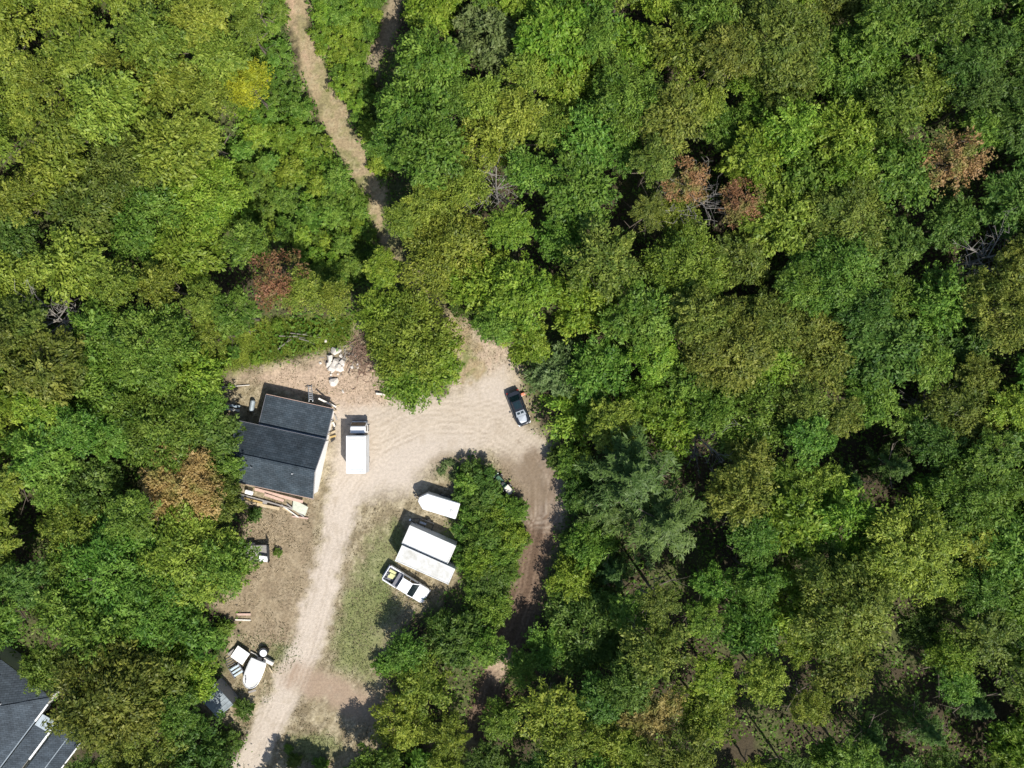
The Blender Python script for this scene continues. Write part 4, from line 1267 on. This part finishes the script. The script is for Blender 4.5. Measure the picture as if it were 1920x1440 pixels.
T(905, 1003, 38, 'g', 3.4, 'mid green tree over the end of the upper container')
T(950, 1003, 36, 'b', 3.0)
T(893, 958, 28, 'g', 2.8)
T(930, 962, 32, 'b', 2.6)
T(965, 958, 24, 'g', 2.4)
T(900, 1052, 34, 'b', 3.2)
T(940, 1046, 32, 'g', 2.8)
T(915, 1090, 36, 'd', 3.4, 'dark green tree right of the long container')
T(900, 1112, 28, 'g', 2.8)
T(925, 1140, 34, 'g', 3.6)
T(902, 1165, 34, 'g', 3.2)
T(1072, 1085, 44, 'b', 4.2)
T(1110, 1020, 46, 'g', 5)
T(1075, 1020, 28, 'g', 2.6)
T(1085, 925, 36, 'd', 3.2)
T(1075, 870, 36, 'g', 3.4)
T(850, 1200, 54, 'd', 5, 'dark green tree right below the pickup')
for t in list(TREES[:1]): pass
DEADS = [(1302, 368, 50, 11.5, 'grey bare tree between two red brown trees'), (1856, 480, 52, 12, 'grey bare tree at the right edge'),
         (930, 352, 50, 10.5, 'grey bare tree in the woods north of the clearing'), (1312, 822, 46, 10, 'grey bare tree beside the big needled trees'),
         (110, 600, 60, 11, 'grey bare tree near the left edge'), (1745, 760, 40, 10, 'grey bare tree in the woods on the right')]

KEEP = [(x, y, r * .6) for x, y, r, *_ in [(d[0], d[1], d[2]) for d in DEADS]]
clr = CLEAR
holes = [(1830, 490, 46), (1640, 850, 62), (1690, 1285, 78), (1450, 1375, 58), (1615, 1345, 40), (1790, 1150, 30), (1350, 1215, 24), (1290, 1120, 22), (1480, 1250, 20), (1180, 350, 34), (445, 400, 0), (700, 1410, 0), (1010, 1180, 0), (880, 1290, 44), (1370, 190, 22), (430, 255, 20), (1790, 225, 26),
         (765, 1150, 46), (1890, 700, 30), (1580, 1370, 30), (1500, 1040, 26), (270, 1045, 22), (60, 1030, 34), (640, 490, 0)]
trailpoly = TRAIL[:11]
def dist_clear(x, y):
    a = np.array([float(x)]); b = np.array([float(y)])
    d = float(poly_sd(a, b, CLEAR)[0])
    td_, _, tr2 = seg_d(a, b, trailpoly)
    d = min(d, float(td_[0]) - (14 if tr2[0] < 480 else 12))
    t2_, _, _ = seg_d(a, b, TRAIL2); d = min(d, float(t2_[0]) - 22)
    rd_, _, rr2 = seg_d(a, b, RUT)
    d = min(d, float(rd_[0]) - (34 if 0 < rr2[0] < 330 else 8))
    for k in ('trailside_left', 'trailside_right', 'house_grass', 'island'):
        d = min(d, float(poly_sd(a, b, SHRUBS[k])[0]) + 12)
    for hx, hy, hr in holes:
        if hr: d = min(d, math.hypot(x - hx, y - hy) - hr)
    return d
HOUSE2 = [(-80, 1200), (0, 1222), (95, 1300), (110, 1360), (170, 1385), (110, 1480), (-80, 1480)]
rt = random.Random(42)
for _ in range(9000):
    x, y = rt.uniform(-50, 1970), rt.uniform(-50, 1490)
    ci, cj = min(23, max(0, int(x // 80))), min(17, max(0, int(y // 80)))
    k = GRID[cj][ci]
    if k in '.s': continue
    if k == 'k':
        if rt.random() > .25: continue
        k = 'd'
    if k == 'o' and rt.random() < .3: k = 'b'
    elif k == 'd' and rt.random() < .25: k = 'g'
    lo, hi = KINDS[k][3]
    r = rt.uniform(lo * .86, hi * 1.16)
    d = dist_clear(x, y)
    d = min(d, float(poly_sd(np.array([x]), np.array([y]), HOUSE2)[0]))
    r = min(r, d + 8)
    if r < 32: continue
    if any(math.hypot(x - t[0], y - t[1]) < .695 * (r + t[2]) * (.93 if t[5] is None else 1) for t in TREES): continue
    if any(math.hypot(x - q[0], y - q[1]) < q[2] + r * .45 for q in KEEP): continue
    T(x, y, r, k)
print('trees', len(TREES))

REG = [(lambda x, y: x < 280 and y < 260, 'in the far top left woods'),
       (lambda x, y: x < 620 and y < 260, 'left of the upper trail'),
       (lambda x, y: x < 280 and y < 520, 'on the upper left edge'),
       (lambda x, y: x < 700 and y < 600, 'between trail bend and dark roof'),
       (lambda x, y: x < 300 and y < 800, 'far left of the dark roof'),
       (lambda x, y: x < 480 and y < 800, 'close left of the dark roof'),
       (lambda x, y: x < 480 and y < 1010, 'around the orange brown tree'),
       (lambda x, y: x < 480 and y < 1200, 'left of the flatbed trailer'),
       (lambda x, y: x < 480, 'around the corner house'),
       (lambda x, y: x < 900 and 540 < y < 790, 'in the clump inside the clearing'),
       (lambda x, y: x < 1000 and y < 300, 'right of the upper trail'),
       (lambda x, y: x < 1000 and y < 640, 'right above the clearing'),
       (lambda x, y: x < 1360 and y < 250, 'in the top middle woods'),
       (lambda x, y: x < 1360 and y < 600, 'around the grey bare tree'),
       (lambda x, y: x < 1640 and y < 330, 'in the top right woods'),
       (lambda x, y: x >= 1640 and y < 400, 'in the far top right corner'),
       (lambda x, y: x >= 1360 and y < 640, 'below the top right woods'),
       (lambda x, y: 950 < x < 1400 and y < 820, 'right of the dark car'),
       (lambda x, y: 950 < x < 1480 and y < 1060, 'around the big needled trees'),
       (lambda x, y: x >= 1400 and y < 900, 'on the right, middle height'),
       (lambda x, y: x < 1000 and y < 1170, 'beside the white containers'),
       (lambda x, y: x < 960, 'at the bottom middle'),
       (lambda x, y: x < 1330, 'right of the rutted track, lower down'),
       (lambda x, y: x < 1620, 'in the lower right woods'),
       (lambda x, y: True, 'near the lower right edge')]
ORD = ['first', 'second', 'third', 'fourth', 'fifth', 'sixth', 'seventh', 'eighth', 'ninth', 'tenth', 'eleventh', 'twelfth', 'thirteenth', 'fourteenth', 'fifteenth', 'sixteenth', 'seventeenth', 'eighteenth', 'nineteenth', 'twentieth'] + ['twenty-' + q for q in ('first', 'second', 'third', 'fourth', 'fifth', 'sixth', 'seventh', 'eighth', 'ninth')]
bucket = {}
for t in TREES:
    if t[5] is None:
        t.append(next(w for f, w in REG if f(t[0], t[1])))
        bucket.setdefault((t[3], t[7]), []).append(t)
for (k, reg), L in bucket.items():
    L.sort(key=lambda t: t[0])
    cw = KINDS[k][2]
    for i, t in enumerate(L):
        if len(L) == 1: t[5] = f'lone {cw} tree {reg}'
        elif i == 0: t[5] = f'leftmost {cw} tree {reg}'
        elif i == len(L) - 1: t[5] = f'rightmost {cw} tree {reg}'
        else: t[5] = f'{cw} tree {reg}, {ORD[i]} such from left'


def put_crown(t, me, leafm, r, h, flat=1.0, name='crown'):
    c = bpy.data.objects.new(name, me)
    C.objects.link(c); c.parent = t
    k = r / 3.6
    c.scale = (k, k, k * flat)
    c.rotation_euler = (0, 0, rt.uniform(0, 6.28))
    c.material_slots[0].link = 'OBJECT'
    c.material_slots[0].material = MATS[leafm]
    return c


for (px, py, rp, k, h, label, fam, *_) in TREES:
    leafm, fams, cw, _, hr = KINDS[k]
    fam = fam or rt.choice(fams)
    if rp > 72 and fam != 'pine': fam = 'big'
    if h is None:
        h = rt.uniform(*hr) * (0.72 + 0.28 * min(1, rp / 55))
        rdist = float(seg_d(np.array([float(px)]), np.array([float(py)]), RUT)[0][0])
        if rdist < 120 and py > 880: h = min(h * .5, 5)
        elif rdist < 230 and py > 880: h = min(h, 4.5 + (rdist - 100) / 20)
        if float(seg_d(np.array([float(px)]), np.array([float(py)]), TRAIL2)[0][0]) < 95: h *= .6
        if 690 < px < 880 and 1130 < py < 1400: h = min(h, 5.5)
    zc = h - 1.3
    r = rp * S * (1 - zc / H)
    base = at_px(px, py, zc)
    nm = 'pine_tree' if fam == 'pine' else 'broadleaf_tree'
    t = empty(nm, (base.x, base.y, gz(base.x, base.y)), rt.uniform(0, 6.28), label, 'pine tree' if fam == 'pine' else 'tree', f'{cw} trees of the woods')
    tr = link('trunk', rt.choice(TRUNKS), t); tr.scale = (h, h, h * .93)
    if fam == 'pine':
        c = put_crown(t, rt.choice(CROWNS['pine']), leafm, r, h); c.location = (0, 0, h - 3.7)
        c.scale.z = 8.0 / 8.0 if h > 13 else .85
    else:
        c = put_crown(t, rt.choice(CROWNS[fam]), leafm, r * 1.05, h, rt.uniform(.95, 1.3)); c.location = (0, 0, max(h - r * .80, .35 * h))
for (px, py, rp, h, label) in DEADS:
    h *= .9
    base = at_px(px, py, h - 2)
    t = empty('dead_tree', (base.x, base.y, gz(base.x, base.y)), rt.uniform(0, 6.28), label, 'dead tree', 'grey bare trees in the woods')
    tr = link('trunk', rt.choice(DEAD), t); s = rp * S / .26; tr.scale = (s, s, h / .95)

# shrubs and saplings, each a thing
def inside(poly, margin=0):
    xs = [p_[0] for p_ in poly]; ys = [p_[1] for p_ in poly]
    for _ in range(400):
        x, y = rt.uniform(min(xs), max(xs)), rt.uniform(min(ys), max(ys))
        if float(poly_sd(np.array([x]), np.array([y]), poly)[0]) < margin: return x, y
    return None
SHR = []
for key, n, leafs, rr2, hh in (('trailside_left', 58, ('leaf_green', 'leaf_green', 'leaf_bright'), (16, 30), (1.2, 3.0)), ('trailside_right', 32, ('leaf_green', 'leaf_bright'), (16, 28), (1.2, 2.6)),
                               ('island', 26, ('leaf_dark', 'leaf_green'), (16, 28), (1.4, 3.2)), ('house_grass', 4, ('leaf_bright', 'leaf_green'), (10, 16), (.5, .9))):
    got = []
    for _ in range(n * 12):
        if len(got) >= n: break
        q = inside(SHRUBS[key], -6)
        if q is None: continue
        rad = rt.uniform(*rr2)
        a, b = np.array([q[0]]), np.array([q[1]])
        if float(seg_d(a, b, TRAIL)[0][0]) < 16 + rad * .7: continue
        if any(math.hypot(q[0] - g[0], q[1] - g[1]) < .6 * (rad + g[2]) for g in got): continue
        got.append((q[0], q[1], rad, rt.choice(leafs), rt.uniform(*hh)))
    where = {'trailside_left': 'on the left side of the winding trail', 'trailside_right': 'on the right side of the upper trail',
             'island': 'in the thicket right of the white containers', 'house_grass': 'in the grass above the dark roof'}[key]
    for g in got: SHR.append((*g, where))
for (x, y, rad, lm, h) in ((835, 872, 9, 'leaf_pale', .5), (846, 866, 7, 'leaf_pale', .4), (828, 884, 8, 'leaf_pale', .4), (858, 878, 8, 'leaf_pale', .5), (872, 892, 13, 'leaf_green', 1.0), (888, 880, 10, 'leaf_green', .9), (850, 893, 9, 'leaf_pale', .5), (884, 912, 15, 'leaf_dark', 1.2),
                           (420, 1180, 18, 'leaf_green', 1.3), (405, 1205, 20, 'leaf_dark', 1.8),
                           (455, 1330, 20, 'leaf_dark', 1.4), (430, 1390, 24, 'leaf_dark', 1.6), (400, 1420, 26, 'leaf_dark', 2.0), (520, 1036, 9, 'leaf_green', .6), (478, 965, 14, 'leaf_dark', .9),
                           (770, 1225, 26, 'leaf_dark', 2.0), (720, 1245, 22, 'leaf_green', 1.6), (552, 1428, 14, 'leaf_olive', .7), (600, 1436, 16, 'leaf_green', .8), (540, 1405, 9, 'leaf_green', .5),
                           (985, 665, 18, 'leaf_green', 1.2), (955, 625, 16, 'leaf_bright', 1.0), (905, 600, 24, 'leaf_green', 1.8), (870, 570, 26, 'leaf_dark', 2.2), (1045, 860, 20, 'leaf_dark', 1.6)):
    wh = ('by the arc road' if 820 < x < 900 and y > 850 else 'round the boat' if x < 560 and y > 1170 and y < 1320 else 'by the grey shed' if x < 470 and y > 1320 else 'on the driveway spur' if y > 1380 else
          'below the pickup' if x < 800 and y > 1150 else 'on the bare slope' if x < 560 else 'on the right rim of the clearing')
    SHR.append((x, y, rad, lm, h, wh))
LW = {'leaf_green': 'mid green', 'leaf_dark': 'dark green', 'leaf_pale': 'pale green', 'leaf_bright': 'fresh green', 'leaf_olive': 'olive', 'leaf_yellowgreen': 'yellow green'}
bk = {}
for s_ in SHR: bk.setdefault((s_[3], s_[5]), []).append(s_)
for (lm, wh), L in bk.items():
    L.sort(key=lambda s_: s_[1])
    for i, (x, y, rad, lm, h, wh) in enumerate(L):
        b_ = at_px(x, y, h * .7)
        if len(L) == 1: lab = f'lone {LW[lm]} shrub {wh}'
        elif i == 0: lab = f'topmost {LW[lm]} shrub {wh}'
        elif i == len(L) - 1: lab = f'lowest {LW[lm]} shrub {wh}'
        elif i < 29: lab = f'{LW[lm]} shrub {wh}, {ORD[i]} such from top'
        elif len(L) - 1 - i < 29: lab = f'{LW[lm]} shrub {wh}, {ORD[len(L) - 1 - i]} such from below'
        else: lab = f'{LW[lm]} shrub {wh}, in the middle of the row'
        t = empty('shrub', (b_.x, b_.y, gz(b_.x, b_.y)), 0, lab, 'shrub', 'shrubs ' + wh)
        st = link('stem', TRUNKS[0], t); st.scale = (h, h, h * .8)
        c = put_crown(t, rt.choice(CROWNS['shrub']), lm, rad * S * 1.05, h, 1.0, 'foliage'); c.location = (0, 0, max(h - rad * S * .6, .25 * h))


# undergrowth: nobody could count it
def scatter(name, n, mask_fn, size, hz, matn, label, cat, seed, box=(-40, 1960, -40, 1480), clump=1.0, up=.8, aspect=.6):
    r = np.random.default_rng(seed)
    px = r.uniform(box[0], box[1], n); py = r.uniform(box[2], box[3], n)
    k = mask_fn(px, py, r)
    px, py = px[k], py[k]
    x, y = (px - 960) * S, (720 - py) * S
    i = np.clip(np.searchsorted(gx, x), 0, nx - 1); j = np.clip(np.searchsorted(gy, y), 0, ny - 1)
    nz_ = fbm(px / 22 + 7, py / 22)
    z = ghgt[i, j] + hz[0] + (hz[1] - hz[0]) * np.clip(nz_ * 1.6 - .35, 0, 1) * r.uniform(.3, 1, len(px))
    pos = np.stack([x, y, z], -1)
    out = norm(r.normal(size=(len(px), 3)) * np.array([1, 1, .2]))
    tint = np.clip(fbm(px / 40, py / 40) * 1.2 - .1 + r.normal(size=len(px)) * .17, 0, 1)
    P, F, T_ = leaves(pos, out, size, r, tint, up=up, aspect=aspect)
    o = link(name, np_mesh(name, P, F, MATS[matn], tint=T_))
    return tag(o, label, cat, kind='stuff')


def m_forest(px, py, r):
    d = poly_sd(px, py, CLEAR)
    t, _, _ = seg_d(px, py, TRAIL); rd, _, _ = seg_d(px, py, RUT); t2, _, _ = seg_d(px, py, TRAIL2)
    h2 = poly_sd(px, py, HOUSE2)
    return (d > 8 * r.normal(size=len(px)) + 4) & (t > 20) & (rd > 24) & (t2 > 14) & (fbm(px / 70, py / 70) > .30) & (h2 > 0)
scatter('undergrowth', 120000, m_forest, .40, (.05, 2.2), 'leaf_green', 'dark green undergrowth below the trees', 'undergrowth', 1)
def m_poly(keys, edge=6):
    def f(px, py, r):
        k = np.zeros(px.shape, bool)
        for q in keys: k |= poly_sd(px, py, SHRUBS[q]) < r.normal(size=len(px)) * edge
        t, _, _ = seg_d(px, py, TRAIL)
        return k & (t > 13 + 5 * r.normal(size=len(px)))
    return f
scatter('trailside_weeds', 110000, m_poly(('trailside_left', 'trailside_right', 'island')), .24, (.02, .9), 'leaf_bright', 'knee high green weeds along the trail and in the thicket', 'weeds', 2, box=(420, 1000, -30, 1150))
scatter('grass', 60000, m_poly(('house_grass',)), .22, (.02, .35), 'leaf_yellowgreen', 'yellow green grass above the dark roof', 'grass', 3, box=(385, 680, 590, 700), up=.5, aspect=.35)
def m_verge(px, py, r):
    k = poly_sd(px, py, SHRUBS['verge']) < 4 + r.normal(size=len(px)) * 10
    for cx, cy, rx, ry in ((745, 1010, 12, 40), (715, 1110, 30, 22), (530, 1225, 28, 22), (835, 880, 22, 18), (580, 1405, 60, 30), (720, 1080, 18, 30), (500, 1300, 12, 22), (770, 1120, 40, 20), (515, 1215, 34, 26), (450, 1200, 26, 14), (520, 1245, 20, 16), (440, 1300, 22, 20), (450, 1365, 16, 26), (850, 880, 26, 22), (700, 1060, 22, 30)):
        k |= np.hypot((px - cx) / rx, (py - cy) / ry) < 1 + .3 * r.normal(size=len(px))
    return k & (r.random(len(px)) < .8)
scatter('verge_grass', 42000, m_verge, .22, (.01, .26), 'leaf_turf', 'short grass and weeds along the driveway verge', 'grass', 4, box=(440, 880, 850, 1450), up=.5, aspect=.4)
def m_straw(px, py, r):
    c, h_, dm, tm, rm = ground_fields(px, py)
    return (poly_sd(px, py, CLEAR) < 0) & (dm < .45 * r.random(len(px))) & (rm < .35) & (fbm(px / 25, py / 25) > .42)
scatter('straw', 70000, m_straw, .24, (.01, .10), 'leaf_straw', 'dry straw and dead grass littering the yard', 'straw', 5, box=(400, 1060, 580, 1450), up=.9, aspect=.3)

# woods going on past the picture, one mass
def outer_woods():
    r = np.random.default_rng(3)
    Vs, Fs, Ts = [], [], []; nv = 0
    src = CROWNS['broad'][0]
    co = np.empty(len(src.vertices) * 3, np.float32); src.vertices.foreach_get('co', co); co = co.reshape(-1, 4, 3)
    tn = np.empty(len(src.vertices), np.float32); src.attributes['tint'].data.foreach_get('value', tn); tn = tn.reshape(-1, 4)
    spots = []
    for x in np.arange(-82, 83, 6.5):
        for y in np.arange(-66, 67, 6.5):
            if abs(x) < 60.5 and abs(y) < 47.5: continue
            px_, py_ = 960 + x / S, 720 - y / S
            if poly_sd(np.array([px_]), np.array([py_]), [(380, 1400), (560, 1400), (480, 1800), (250, 1800)])[0] < 30: continue
            if seg_d(np.array([px_]), np.array([py_]), [(552, -200), (556, 0)])[0][0] < 50: continue
            if abs(px_ - 20) < 240 and 1300 < py_ < 1700: continue
            spots.append((x + r.uniform(-1.5, 1.5), y + r.uniform(-1.5, 1.5)))
    for (x, y) in spots:
        pick = r.random(len(co)) < .3
        a = r.uniform(0, 6.28); k = r.uniform(.95, 1.25)
        M = np.array([[math.cos(a), -math.sin(a), 0], [math.sin(a), math.cos(a), 0], [0, 0, 1.1]]) * k
        q = co[pick]
        ctr = q.mean(1, keepdims=True)
        q = (ctr + (q - ctr) * 1.9).reshape(-1, 3) @ M.T + np.array([x, y, r.uniform(5.5, 8.5)])
        Vs.append(q); Fs.append(np.arange(len(q)).reshape(-1, 4) + nv); nv += len(q); Ts.append(np.clip(tn[pick].ravel() + r.normal() * .2, 0, 1))
    o = link('outer_woods', np_mesh('outer_woods', np.concatenate(Vs), np.concatenate(Fs), MATS['leaf_green'], tint=np.concatenate(Ts)))
    tag(o, 'woods going on past the edges of the picture', 'woods', kind='stuff')
outer_woods()
